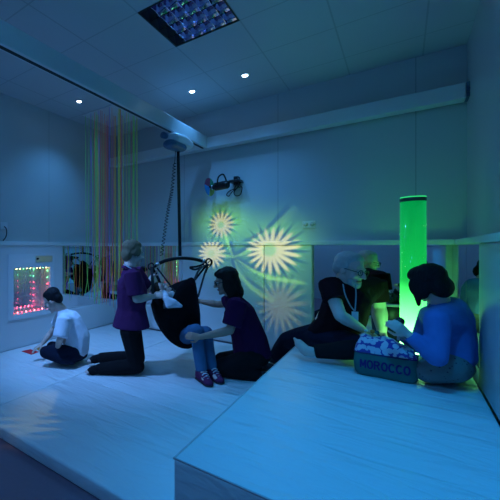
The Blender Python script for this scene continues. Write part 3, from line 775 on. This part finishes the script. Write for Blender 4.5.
fg.arm(sR, eR, wR, .9); fg.hand(wR, -RT*.95+UP*.1, -FW*.9, -1, .4, .9)
hL, kL, aL = at(252, 359, 3.18), at(219, 368, 3.22), at(258, 376, 3.13)
hR, kR, aR = at(252, 357, 3.44), at(222, 360, 3.52), at(258, 366, 3.40)
fg.leg(hL, kL, aL); fg.leg(hR, kR, aR); fg.foot(aL, at(268, 377, 3.12), .95); fg.foot(aR, at(272, 367, 3.40), .95)
fg.finish('skin_tan')
fg.wear('hair', fg.hair_pieces([((0, -.035, .050), (.094, .102, .092)), ((0, -.078, -.03), (.086, .060, .10)), ((0, .008, .086), (.078, .064, .046)), ((.078, -.01, -.03), (.026, .060, .10)), ((-.078, -.01, -.03), (.026, .060, .10)),
    ((0, -.090, -.11), (.092, .055, .075)), ((.075, -.030, -.105), (.032, .062, .075)), ((-.075, -.030, -.105), (.032, .062, .075)), ((.068, .045, .075), (.02, .04, .035)), ((-.068, .045, .075), (.02, .04, .035))]), 'hair_dark', .006)
fg.wear('shirt', [hull(E(che, (.15, .15, .15)), E(at(249, 337, 3.29), (.165, .165, .13))), hull(E(at(249, 337, 3.29), (.165, .165, .12)), E(at(252, 353, 3.30), (.175, .18, .09))),
    hull(E(sL, .072), E(sR, .072), E(che, .13)), hull(E(nek-UP*.02, .07), E(che+UP*.04, .12)), cone(sL+UP*.035+RT*.01, .085, lerp(sL, eL, .82), .085), cone(sR+UP*.03+RT*.02, .08, lerp(sR, eR, .45), .075)], 'dark_purple')
fg.wear('trousers', [hull(E(pel-UP*.04, (.17, .17, .09)), E(hL, .10), E(hR, .10)), cap(hL, .100, kL, .080), cap(kL, .075, lerp(kL, aL, .5), .072), cap(lerp(kL, aL, .5), .072, aL, .055),
    cap(hR, .100, kR, .080), cap(kR, .075, lerp(kR, aR, .5), .072), cap(lerp(kR, aR, .5), .072, aR, .055)], 'black_cotton')
for a_, t_ in ((aL, at(268, 377, 3.12)), (aR, at(272, 367, 3.40))):
    d = (t_-a_).normalized(); fg.wear('shoe', [hull(E(a_-d*.01, .048), E(a_+d*.06, .048), E(t_, (.042, .042, .028)))], 'rubber', .007)

# ---- man in black T-shirt leaning over the bag on the platform
fg = Fig(on(332, 356, PL), 'man in black T-shirt with white-grey hair, beard and glasses leaning on the platform', PL)
fg.g = None
pel, che, nek = at(327, 335, 3.02), at(347, 301, 2.86), at(347.5, 283, 2.84)
fg.head(at(350.5, 270.0, 2.80), RT*.40-FW*.90-UP*.22, UP+RT*.08, 1.10, nek, .064); fg.face(); fg.glasses()
sR, sL = at(329.5, 287, 2.86), at(374.5, 286, 3.08)
eR, wR = at(340.5, 316, 2.64), at(362, 329, 2.66)
eL, wL = at(379, 309, 3.08), at(382, 331, 2.98)
B = fg.body
B.append(hull(E(che, (.15, .13, .15)), E(pel, (.15, .14, .10)))); B.append(hull(E(sR, .055), E(sL, .055), E(che, .12))); B.append(cap(che+UP*.1, .08, nek, .06))
fg.arm(sR, eR, wR, 1.12); fg.hand(wR, RT*.8-UP*.35, -UP*.8, 1, .4)
fg.arm(sL, eL, wL, 1.45); fg.hand(wL, RT*.1-UP*.8-FW*.3, -RT, -1, .5)
hR, kR, aR = at(322, 336, 3.05), at(288, 340, 3.40), at(277, 356, 3.60)
hL, kL, aL = at(334, 340, 2.90), at(366, 349, 2.58), at(312, 352, 2.74)
fg.leg(hR, kR, aR, 1.05); fg.leg(hL, kL, aL, 1.0)
toe = at(294.5, 340, 2.84)
B.append(hull(E(aL, .040), E(at(306, 351, 2.755), (.042, .036, .044)))); B.append(hull(E(at(306, 351, 2.755), (.042, .036, .044)), E(at(299, 343.5, 2.80), (.034, .040, .036))))
for i in range(5):      # toes
    B.append(cap(at(299, 343.5+1.2*i, 2.80+.012*i), .013, at(294.5+.5*i, 338.5+2.1*i, 2.82+.012*i), .0115-.0008*i))
fg.foot(aR, at(270, 359, 3.60), 1)
fg.finish('skin_pale')
fg.wear('hair', fg.hair_pieces([((0, -.036, .052), (.088, .094, .086)), ((0, -.072, .005), (.076, .052, .07)), ((0, .004, .086), (.074, .058, .046)), ((.072, -.02, .03), (.016, .045, .042)), ((-.072, -.02, .03), (.016, .045, .042))]), 'hair_grey', .006)
fg.wear('beard', fg.hair_pieces([((0, .072, -.098), (.034, .024, .022)), ((.046, .048, -.075), (.016, .026, .028)), ((-.046, .048, -.075), (.016, .026, .028)), ((.030, .064, -.09), (.02, .02, .02)), ((-.030, .064, -.09), (.02, .02, .02))]), 'hair_grey', .005, 4, None, False)
fg.wear('shirt', [hull(E(che, (.18, .15, .15)), E(at(341, 322, 2.93), (.19, .17, .12))), hull(E(at(341, 322, 2.93), (.19, .17, .12)), E(at(330, 331, 3.0), (.18, .16, .08))),
    hull(E(sR, .085), E(sL, .085), E(che, .15)), hull(E(nek-UP*.03, .08), E(che+UP*.05, .14), E(sR, .06), E(sL, .06)), cone(sR+UP*.04, .088, lerp(sR, eR, .5), .086), cone(sL+UP*.05, .092, lerp(sL, eL, .66), .092)], 'black_tee')
fg.wear('trousers', [hull(E(pel-UP*.02, (.19, .17, .09)), E(hR, .115), E(hL, .115)), cap(hR, .128, lerp(hR, kR, .6), .108), cap(lerp(hR, kR, .6), .108, kR, .085), cap(kR, .085, lerp(kR, aR, .6), .085), cap(lerp(kR, aR, .6), .085, aR, .075),
    cap(hL, .115, kL, .085)], 'navy')
fg.wear('trouser_leg', [cap(kL, .080, lerp(kL, aL, .45), .072), cone(lerp(kL, aL, .3), .074, lerp(kL, aL, .95), .050)], 'black_cotton')
fg.wear('shoe', [hull(E(aR-UP*.04, .05), E(at(270, 359, 3.60), (.04, .04, .03)))], 'rubber')
bd = spline([at(343, 284, 2.70), at(345, 294, 2.665), at(350, 305, 2.66), at(354.5, 311, 2.65)], 5); b = nb(); add_strip(b, bd, RT, .009, .003)
add_strip(b, spline([at(355.5, 284, 2.72), at(356, 296, 2.675), at(355, 311, 2.652)], 5), RT, .009, .003); ly = obj('lanyard', b, 'lanyard', fg.root)
b = nb(); add_box(b, -.022, .022, -.002, .002, -.034, .034, .002); xform(b, Matrix.Translation(at(355, 316, 2.645)) @ Matrix.Rotation(.25, 4, 'Z')); obj('badge', b, 'badge', ly)

# ---- woman in the blue jumper, back to the right wall
fg = Fig(on(441, 381, PL), 'woman in blue jumper with black bob, turned away, sitting against the right wall', PL)
pel, che, nek = at(452, 361, 2.30), at(449, 326, 2.33), at(440, 303, 2.36)
fg.head(at(428, 283.5, 2.38), -RT*.26+FW*.95-UP*.36, UP-RT*.16, .98, nek); fg.face()
sL, sR = at(437, 320, 2.17), at(430, 315, 2.52)
eL, wL = at(436.5, 357, 2.12), at(408, 334, 2.20)
eR, wR = at(418, 346, 2.56), at(402, 336, 2.40)
B = fg.body
B.append(hull(E(che, (.11, .12, .13)), E(pel, (.10, .13, .10)))); B.append(hull(E(sL, .05), E(sR, .05), E(che, .1))); B.append(cap(che+UP*.06, .07, nek, .05))
fg.arm(sL, eL, wL, .95); fg.hand(wL, -RT*.8+UP*.55, FW*.8+RT*.2, 1, .85, .9)
fg.arm(sR, eR, wR, .9); fg.hand(wR, -RT*.5+UP*.5-FW*.4, RT*.2-UP*.2-FW*.5, -1, .6, .9)
hL, kL, aL = at(452, 367, 2.22), at(427.5, 371, 2.27), at(440, 377, 2.33)
hR, kR, aR = at(452, 364, 2.42), at(426, 362, 2.64), at(438, 369, 2.52)
fg.leg(hL, kL, aL, .95); fg.leg(hR, kR, aR, .95); fg.foot(aL, at(446, 377, 2.42), .9); fg.foot(aR, at(440, 370, 2.58), .9)
fg.finish('skin_pale')
hp = fg.hair_pieces([((0, -.030, .046), (.098, .106, .094)), ((0, -.068, -.035), (.094, .062, .085)), ((0, .018, .076), (.088, .074, .060)), ((.084, .015, -.015), (.024, .066, .085)), ((-.084, .015, -.015), (.024, .066, .085))])
hp += [hull(E(fg.L((q*.084, .04, -.05)), .026), E(fg.L((q*.074, .075, -.125)), .012)) for q in (-1, 1)]
fg.wear('hair', hp, 'hair_black', .006)
fg.wear('jumper', [hull(E(che, (.115, .145, .13)), E(at(453.5, 343, 2.31), (.118, .165, .12))), hull(E(at(453.5, 343, 2.31), (.118, .165, .12)), E(at(453.5, 356, 2.30), (.120, .17, .075))),
    hull(E(sL, .068), E(sR, .068), E(che, .12), E(at(455, 312, 2.36), .085)), hull(E(nek-UP*.02, .066), E(che+UP*.05, .11), E(at(453, 309, 2.36), .085)), hull(E(at(457, 318, 2.34), .092), E(at(459.5, 345, 2.31), .092), E(che, .11)),
    cap(sL, .072, eL, .060), cap(eL, .058, lerp(eL, wL, .3), .057), cone(lerp(eL, wL, .2), .056, lerp(eL, wL, .93), .040), cap(sR, .07, eR, .056), cone(eR, .054, lerp(eR, wR, .9), .038)], 'blue_knit')
fg.wear('trousers', [hull(E(pel-UP*.03, (.118, .165, .085)), E(hL, .10), E(hR, .10)), cap(hL, .100, kL, .078), cap(kL, .075, aL, .055), cap(hR, .098, kR, .078), cap(kR, .073, aR, .055)], 'floral')

# ================================================================== SMALL THINGS
# tote bag
bx0, bx1, by0, by1 = -.268, .082, 2.955, 3.15
def rring(z, gx0, gx1, gy0, gy1, r=.05, n=6):
    out_ = []
    for (cx_, cy_, a0) in ((gx1-r, gy0+r, -90), (gx1-r, gy1-r, 0), (gx0+r, gy1-r, 90), (gx0+r, gy0+r, 180)):
        for k in range(n): 
            t = math.radians(a0+90*k/(n-1)); out_.append(V((cx_+r*math.cos(t), cy_+r*math.sin(t), z)))
    return out_
def loft(b, rings, cap0=True, cap1=True):
    vs = [[b.verts.new(p) for p in r] for r in rings]
    for a, c in zip(vs, vs[1:]):
        for k in range(len(a)):
            j = (k+1) % len(a); b.faces.new((a[k], a[j], c[j], c[k]))
    if cap0: b.faces.new(vs[0][::-1])
    if cap1: b.faces.new(vs[-1])
bag = thing('tote_bag', ((bx0+bx1)/2, (by0+by1)/2, PL), 'teal tote bag reading MOROCCO with purple printed top, standing on the platform', 'bag')
b = nb(); zs = [(PL+.001, .012), (PL+.02, .0), (PL+.09, -.006), (PL+.158, .0), (PL+.164, .004)]
loft(b, [rring(z, bx0+i, bx1-i, by0+i, by1-i) for z, i in zs]); obj('canvas_base', b, 'teal_canvas', bag, True)
b = nb(); rr = []
for k in range(9):
    t = k/8; z = PL+.155+.105*math.sin(t*PI/2)
    ring = rring(z, bx0+.004+.05*t*t, bx1-.004-.16*t*t, by0+.004+.05*t*t, by1-.004-.05*t*t, .045)
    for i, p in enumerate(ring):
        p.z += (.012*math.sin(p.x*45+p.y*20)+.006*math.sin(p.x*110))*t; p.y += .007*math.sin(p.x*60+k)*math.sin(t*PI); p.x += .005*math.sin(p.z*90+i)
        p.z -= max(0, (p.x+.06)/.14)*.045*t
    rr.append(ring)
loft(b, rr, False, True); obj('printed_top', b, 'bag_print', bag, True)
def arc_pts(cx_, cy_, rx, ry, a0, a1, n=14): return [(cx_+rx*math.cos(math.radians(a0+(a1-a0)*k/n)), cy_+ry*math.sin(math.radians(a0+(a1-a0)*k/n))) for k in range(n+1)]
GLY = {'M': [[(0, 0), (0, 1), (.5, .25), (1, 1), (1, 0)]], 'O': [arc_pts(.5, .5, .5, .5, 0, 360, 24)], 'C': [arc_pts(.52, .5, .52, .5, 48, 312, 18)],
       'R': [[(0, 0), (0, 1), (.5, 1)]+arc_pts(.5, .76, .40, .24, 80, -90, 8)+[(0, .52)], [(.45, .52), (.95, 0)]]}
b = nb(); lw, lh, sw, gap = .0275, .052, .0105, .0125
x_ = -.094-(7*lw+6*gap)/2
for ch in 'MOROCCO':
    for line in GLY[ch]:
        pp = [V((x_+u*lw, by0-.0085, PL+.062+v*lh)) for u, v in line]
        for k0, (p, q) in enumerate(zip(pp, pp[1:])):
            p = p+V((0, .0004*(k0 % 2), 0)); q = V((q.x, p.y, q.z))
            d = (q-p).normalized(); n_ = V((-d.z, 0, d.x))*sw/2; e0, e1 = p-d*sw*.3, q+d*sw*.3
            f_ = [b.verts.new(k) for k in (e0-n_, e1-n_, e1+n_, e0+n_)]; g_ = [b.verts.new(k.co+V((0, .0015, 0))) for k in f_]
            b.faces.new(f_); b.faces.new(g_[::-1])
            for k in range(4): b.faces.new((f_[k], f_[(k+1) % 4], g_[(k+1) % 4], g_[k]))
    x_ += lw+gap
obj('lettering', b, 'ink', bag)
b = nb(); add_tube(b, [p for p in rring(PL+.160, bx0-.001, bx1+.001, by0-.001, by1+.001)]+[rring(PL+.160, bx0-.001, bx1+.001, by0-.001, by1+.001)[0]], .004, 6); obj('seam', b, 'ink', bag, True)
# black round toy held by the woman
tg = tag(fuse('round_toy', [E(at(399.5, 321.5, 2.27), .030), cap(at(399.5, 323, 2.27), .016, at(402, 332, 2.27), .012)], 'black_metal', None, .004, 3), 'round black toy held up by the woman in blue', 'toy')
# felt cards on the mat
def card(pts, m, label):
    b = nb(); lo_ = [b.verts.new(on(x, y, 0)+UP*.001) for x, y in pts]; hi_ = [b.verts.new(on(x, y, 0)+UP*.005) for x, y in pts]
    b.faces.new(lo_[::-1]); b.faces.new(hi_)
    for k in range(4): b.faces.new((lo_[k], lo_[(k+1) % 4], hi_[(k+1) % 4], hi_[k]))
    tag(obj('felt_card', b, m), label, 'card', 'felt cards by the boy')
card([(21.5, 351.5), (31.5, 354.8), (39, 352.2), (30.4, 349.6)], 'red_card', 'red felt card lying on the mat by the boy')
card([(35, 348.6), (39.5, 351), (46, 348.5), (41.5, 346.6)], 'orange_card', 'orange felt card under the hand of the boy')
# round tub of toys behind the man
tx, ty = -.09, 4.135
M['tub_rim'] = mat('pale_tub_rim', (.45, .46, .5), .4); M['tub'] = mat('black_tub', (.012, .012, .014), .4); M['foil'] = mat('crumpled_foil', (.5, .52, .55), .25, .9, bump=.6, bscale=40)
tub = thing('toy_tub', (tx, ty, PL), 'round black tub with pale rim standing behind the man in black', 'tub')
b = nb(); add_lathe(b, (tx, ty, PL), [(.13, .001), (.15, .30), (.155, .37), (.14, .372), (.13, .30), (.12, .28)], 36); obj('bucket', b, 'tub', tub, True)
b = nb(); add_lathe(b, (tx, ty, PL), [(.156, .362), (.168, .368), (.168, .384), (.14, .388), (.14, .374)], 36); obj('rim', b, 'tub_rim', tub, True)
b = nb()
def tuft(c, n, ln, m, label):
    b = nb()
    for i in range(n):
        a = random.uniform(0, 2*PI); e_ = random.uniform(.1, 1.3); d = V((math.cos(a)*math.cos(e_), math.sin(a)*math.cos(e_), math.sin(e_)))
        p = V(c); q = p+d*ln*random.uniform(.6, 1); s_ = d.cross(UP).normalized()*.012
        m_ = p.lerp(q, .5)+UP*.01
        vs = [b.verts.new(k) for k in (p-s_*.4, m_-s_, q, m_+s_, p+s_*.4)]; b.faces.new(vs)
    o = obj('leafy_pompom', b, m); md = o.modifiers.new('thick', 'SOLIDIFY'); md.thickness = .003
    tag(o, label, 'toy', 'pompoms in the tub')
M['leaf'] = mat('dark_foil_leaf', (.03, .05, .06), .3, .3)
tuft((tx-.06, ty-.05, PL+.37), 40, .11, 'foil', 'silvery pompom at the left of the black tub')
tuft((tx+.05, ty-.06, PL+.37), 46, .13, 'leaf', 'dark leafy pompom at the right of the black tub')
# little toys between man and bag
for (px, py, d, r, m, lab) in ((372.5, 331.5, 2.52, .015, 'orange_card', 'small yellow ball on top of the printed bag'), (366, 331, 2.60, .013, 'badge', 'small white ball behind the printed bag'), (377, 332.5, 2.50, .014, 'teal_canvas', 'small dark teal ball at the middle of the bag top')):
    b = nb(); add_ball(b, at(px, py, d), r, 3); tag(obj('toy_ball', b, m, None, True), lab, 'ball', 'small balls by the bag')
# ================================================================== LIGHT
def light(name, kind, loc, energy, col, **kw):
    l = bpy.data.lights.new(name, kind); l.energy = energy; l.color = col
    for k, v in kw.items(): setattr(l, k, v)
    o = bpy.data.objects.new(name, l); C.objects.link(o); o.location = loc
    return o
def aim(o, target): o.rotation_euler = (V(target)-o.location).to_track_quat('-Z', 'Y').to_euler()
BLUE = (.06, .36, 1.0)
# unseen blue area lights added near the ceiling to lift the ambient
for (x, y, e, c) in ((-2.6, -.1, 7, (.10, .38, 1)), (-.6, .2, 5, (.05, .38, 1)), (-1.6, -.6, 10, (.09, .36, 1))):
    o = light('blue_fill', 'AREA', (x, y, ZC-.03), e, c, shape='DISK', size=.45); o.rotation_euler = (0, 0, 0)
for (x, y) in ((-3.13, 3.00), (-1.906, 3.63), (-1.293, 3.64)):
    o = light('downlight_lamp', 'SPOT', (x, y, ZC-.03), 34, (.08, .39, 1), spot_size=1.9, spot_blend=1.0, shadow_soft_size=.03)

ps = light('platform_fill', 'SPOT', (-.15, 1.5, ZC-.05), 118, (.003, .37, 1), spot_size=1.15, spot_blend=.8, shadow_soft_size=.15); aim(ps, (-.02, 2.05, PL))  # unseen spot added to brighten the platform in saturated blue
bs = light('mat_fill', 'SPOT', (-2.75, 1.35, ZC-.05), 300, (.14, .39, 1), spot_size=1.0, spot_blend=1.0, shadow_soft_size=.08); aim(bs, (-2.6, 3.0, 0))  # added out of view to brighten the boy and the rear mats

# pattern projector high on the left wall (out of frame): its slide throws the flowers on the back wall
LP = V((-.85, .6, 2.88))
gb = light('pattern_projector', 'SPOT', LP, 1.0, (1, 1, 1), spot_size=math.radians(70), spot_blend=.1, shadow_soft_size=.012)
aim(gb, (-1.5, 4.28, 1.1))
l = gb.data; l.use_nodes = True; nt = l.node_tree; em = nt.nodes['Emission']
geo = nt.nodes.new('ShaderNodeNewGeometry'); sp = nt.nodes.new('ShaderNodeSeparateXYZ'); nt.links.new(geo.outputs['Incoming'], sp.inputs[0])
mm = lambda op, a, b=None, c=None, clamp=False: math_node(nt, op, a, b, c, clamp)
SGN = 1.0
iy = mm('MULTIPLY', sp.outputs[1], SGN)
tt = mm('DIVIDE', 4.27-LP.y, mm('MAXIMUM', iy, .02))
PXs = mm('ADD', mm('MULTIPLY', mm('MULTIPLY', sp.outputs[0], SGN), tt), LP.x)
PZs = mm('ADD', mm('MULTIPLY', mm('MULTIPLY', sp.outputs[2], SGN), tt), LP.z)
def sstep(lo, hi, v):
    n = nt.nodes.new('ShaderNodeMapRange'); n.interpolation_type = 'SMOOTHSTEP'
    n.inputs['From Min'].default_value = lo; n.inputs['From Max'].default_value = hi
    if isinstance(v, (int, float)): n.inputs['Value'].default_value = v
    else: nt.links.new(v, n.inputs['Value'])
    return n.outputs['Result']
def gauss(x, z, rx, rz):
    a = mm('DIVIDE', mm('SUBTRACT', PXs, x), rx); c = mm('DIVIDE', mm('SUBTRACT', PZs, z), rz)
    return mm('POWER', 2.718, mm('MULTIPLY', mm('ADD', mm('MULTIPLY', a, a), mm('MULTIPLY', c, c)), -1.0))
def flower(x, z, rx, rz, n, phase, soft=.10, skew=.25):
    """spiky flower: returns (petals, dark spikes around, core)"""
    dx = mm('DIVIDE', mm('SUBTRACT', PXs, x), rx); dz = mm('DIVIDE', mm('SUBTRACT', PZs, z), rz)
    rho = mm('SQRT', mm('ADD', mm('MULTIPLY', dx, dx), mm('MULTIPLY', dz, dz)))
    th = mm('ARCTAN2', dz, dx)
    s = mm('ABSOLUTE', mm('SINE', mm('ADD', mm('MULTIPLY', th, n/2), phase)))
    k = mm('ADD', 1.0, mm('MULTIPLY', mm('COSINE', th), skew))
    R = mm('MULTIPLY', k, mm('ADD', .42, mm('MULTIPLY', mm('POWER', s, 1.25), .62)))
    q = mm('DIVIDE', rho, R)
    pet = mm('SUBTRACT', 1.0, sstep(1-soft, 1+soft, q))
    R2 = mm('MULTIPLY', k, mm('ADD', .70, mm('MULTIPLY', mm('POWER', mm('SUBTRACT', 1.0, s), 2.0), .75)))
    drk = mm('SUBTRACT', 1.0, sstep(.9, 1.15, mm('DIVIDE', rho, R2)))
    core = mm('SUBTRACT', 1.0, sstep(.18, .36, rho))
    return pet, drk, core
def seg(p, q, w0, w1):
    """soft line from p to q"""
    ax_, az_ = p; bx, bz = q; L2 = (bx-ax_)**2+(bz-az_)**2
    ux = mm('SUBTRACT', PXs, ax_); uz = mm('SUBTRACT', PZs, az_)
    h = mm('DIVIDE', mm('ADD', mm('MULTIPLY', ux, bx-ax_), mm('MULTIPLY', uz, bz-az_)), L2, clamp=True)
    ex = mm('SUBTRACT', ux, mm('MULTIPLY', h, bx-ax_)); ez = mm('SUBTRACT', uz, mm('MULTIPLY', h, bz-az_))
    d = mm('SQRT', mm('ADD', mm('MULTIPLY', ex, ex), mm('MULTIPLY', ez, ez)))
    w = mm('ADD', w0, mm('MULTIPLY', h, w1-w0))
    return mm('SUBTRACT', 1.0, sstep(.35, 1.0, mm('DIVIDE', d, w)))
def mx(*a):
    r = a[0]
    for v in a[1:]: r = mm('MAXIMUM', r, v)
    return r
def inv(v): return mm('SUBTRACT', 1.0, v)
HUB = (-1.663, 1.075)
f1 = flower(-1.839, 1.527, .165, .165, 15, .3, .10, .05)
f2 = flower(-1.959, 1.121, .185, .185, 16, .0, .10, .05)
f3 = flower(-1.225, 1.170, .290, .280, 19, .4, .12, .12)
f4 = flower(-1.12, .52, .24, .30, 17, .2, .4, .1)
stems = mx(seg(HUB, (-1.80, 1.42), .02, .035), seg(HUB, (-1.86, 1.12), .02, .03), seg(HUB, (-1.45, 1.16), .02, .03),
           seg((-1.62, 1.05), (-1.42, .92), .016, .026), seg((-1.42, .92), (-1.22, .84), .026, .04), seg((-1.22, .84), (-.86, .80), .035, .03),
           seg((-1.64, 1.03), (-1.58, .86), .016, .03), seg((-1.58, .86), (-1.42, .70), .03, .04), seg((-1.42, .70), (-1.2, .58), .04, .05),
           mm('MULTIPLY', seg((-1.25, 1.40), (-.98, 1.66), .03, .07), .35), mm('MULTIPLY', seg((-1.45, 1.28), (-1.22, 1.44), .03, .05), .6))
darks = mx(seg(HUB, (-1.70, 1.30), .05, .03), seg(HUB, (-1.52, 1.0), .06, .05), seg((-1.52, 1.0), (-1.30, .90), .05, .03), seg(HUB, (-1.62, .92), .07, .05),
           seg((-1.54, 1.30), (-1.26, 1.45), .028, .022), seg((-1.26, 1.46), (-1.05, 1.68), .03, .05), seg((-1.50, .82), (-1.30, .66), .03, .05), seg(HUB, (-1.45, 1.24), .05, .02))
halo = mm('ADD', mm('ADD', mm('MULTIPLY', gauss(-1.80, 1.53, .31, .21), 2.2), mm('MULTIPLY', gauss(-1.17, 1.28, .33, .26), 1.8)),
          mm('ADD', mm('MULTIPLY', gauss(-1.2, .85, .40, .26), .8), mm('MULTIPLY', gauss(-1.9, 1.1, .26, .22), .8)))
pet = mx(f1[0], f2[0], f3[0], mm('MULTIPLY', f4[0], .22)); drk = mx(f1[1], f2[1], f3[1], mm('MULTIPLY', f4[1], .7), mm('MULTIPLY', darks, .85))
core = mx(f1[2], mm('MULTIPLY', f2[2], .6), f3[2])
field = mm('MULTIPLY', mm('MULTIPLY', halo, inv(mm('MULTIPLY', drk, .95))), inv(pet))
stem_l = mm('MULTIPLY', mm('MULTIPLY', stems, inv(pet)), mm('MINIMUM', mm('ADD', halo, .08), 1.0))
def comb(cr, cg, cb):
    """one colour channel of the slide"""
    a = mm('MULTIPLY', pet, cr[0]); a = mm('SUBTRACT', a, mm('MULTIPLY', core, cr[0]-cr[3]))
    return mm('ADD', mm('ADD', mm('MULTIPLY', field, cr[1]), mm('MULTIPLY', stem_l, cr[2])), a)
rgb = nt.nodes.new('ShaderNodeCombineColor')
chan = {'r': (1.0, .15, .28, .50), 'g': (.95, .50, .62, .85), 'b': (.30, .03, .04, .15)}
for i, k in enumerate('rgb'): nt.links.new(comb(chan[k], 0, 0), rgb.inputs[i])
nt.links.new(rgb.outputs[0], em.inputs['Color'])
em.inputs['Strength'].default_value = 1.0
gb.data.energy = 500

# added spot, masked to draw a yellowish patch on the front mat
LW = V((-2.3, .7, 2.9))
wb = light('warm_patch_spot', 'SPOT', LW, 36, (1, 1, 1), spot_size=math.radians(44), spot_blend=.3, shadow_soft_size=.012)
aim(wb, (-2.15, 1.6, 0)); wb.data.use_nodes = True; nt = wb.data.node_tree; em = nt.nodes['Emission']
geo = nt.nodes.new('ShaderNodeNewGeometry'); sp = nt.nodes.new('ShaderNodeSeparateXYZ'); nt.links.new(geo.outputs['Incoming'], sp.inputs[0])
tt = mm('DIVIDE', -LW.z, mm('MINIMUM', sp.outputs[2], -.02))
PXs = mm('ADD', mm('MULTIPLY', sp.outputs[0], tt), LW.x); PZs = mm('ADD', mm('MULTIPLY', sp.outputs[1], tt), LW.y)
# distance inside the slanted edge of the patch
ex, ey = -1.742+2.243, 1.376-1.95; el = math.hypot(ex, ey)
side = mm('DIVIDE', mm('SUBTRACT', mm('MULTIPLY', mm('SUBTRACT', PXs, -2.243), ey), mm('MULTIPLY', mm('SUBTRACT', PZs, 1.95), ex)), el)
along = mm('DIVIDE', mm('ADD', mm('MULTIPLY', mm('SUBTRACT', PXs, -2.243), ex), mm('MULTIPLY', mm('SUBTRACT', PZs, 1.95), ey)), el)
wv = mm('MULTIPLY', mm('SINE', mm('MULTIPLY', along, 62)), mm('MULTIPLY', sstep(.30, .55, along), .10))  # streaks put the glints of mat wrinkles into the mask
dd = mm('ADD', side, wv)
msk = mm('MULTIPLY', sstep(0, .05, dd), mm('MULTIPLY', inv(sstep(.12, .48, dd)), mm('MULTIPLY', sstep(-.05, .08, along), inv(sstep(.62, .80, along)))))
rgb = nt.nodes.new('ShaderNodeCombineColor')
for i, k in enumerate((.75, .70, .06)): nt.links.new(mm('MULTIPLY', msk, k), rgb.inputs[i])
nt.links.new(rgb.outputs[0], em.inputs['Color'])
# ------------------------------------------------------------------ world, camera, view
w = bpy.data.worlds.new('World'); scene.world = w; w.use_nodes = True
w.node_tree.nodes['Background'].inputs['Color'].default_value = (.02, .06, .16, 1); w.node_tree.nodes['Background'].inputs['Strength'].default_value = .3
cd = bpy.data.cameras.new('camera'); cam = bpy.data.objects.new('camera', cd); C.objects.link(cam)
cam.location = CAM; cam.rotation_euler = (PI/2, 0, math.atan2(ST, CT))
cd.sensor_width = 36; cd.lens = FPX/500*36; cd.shift_x = (250-CX)/500; cd.shift_y = -(250-CY)/500; cd.clip_start = .02
scene.camera = cam
scene.view_settings.view_transform = 'Standard'; scene.view_settings.look = 'None'; scene.view_settings.exposure = 0.2; scene.view_settings.gamma = 1
scene.view_settings.use_curve_mapping = False
cy = scene.cycles
cy.max_bounces = 14; cy.glossy_bounces = 12; cy.transparent_max_bounces = 16; cy.diffuse_bounces = 4
cy.use_denoising = True; cy.caustics_reflective = True; cy.sample_clamp_indirect = 4
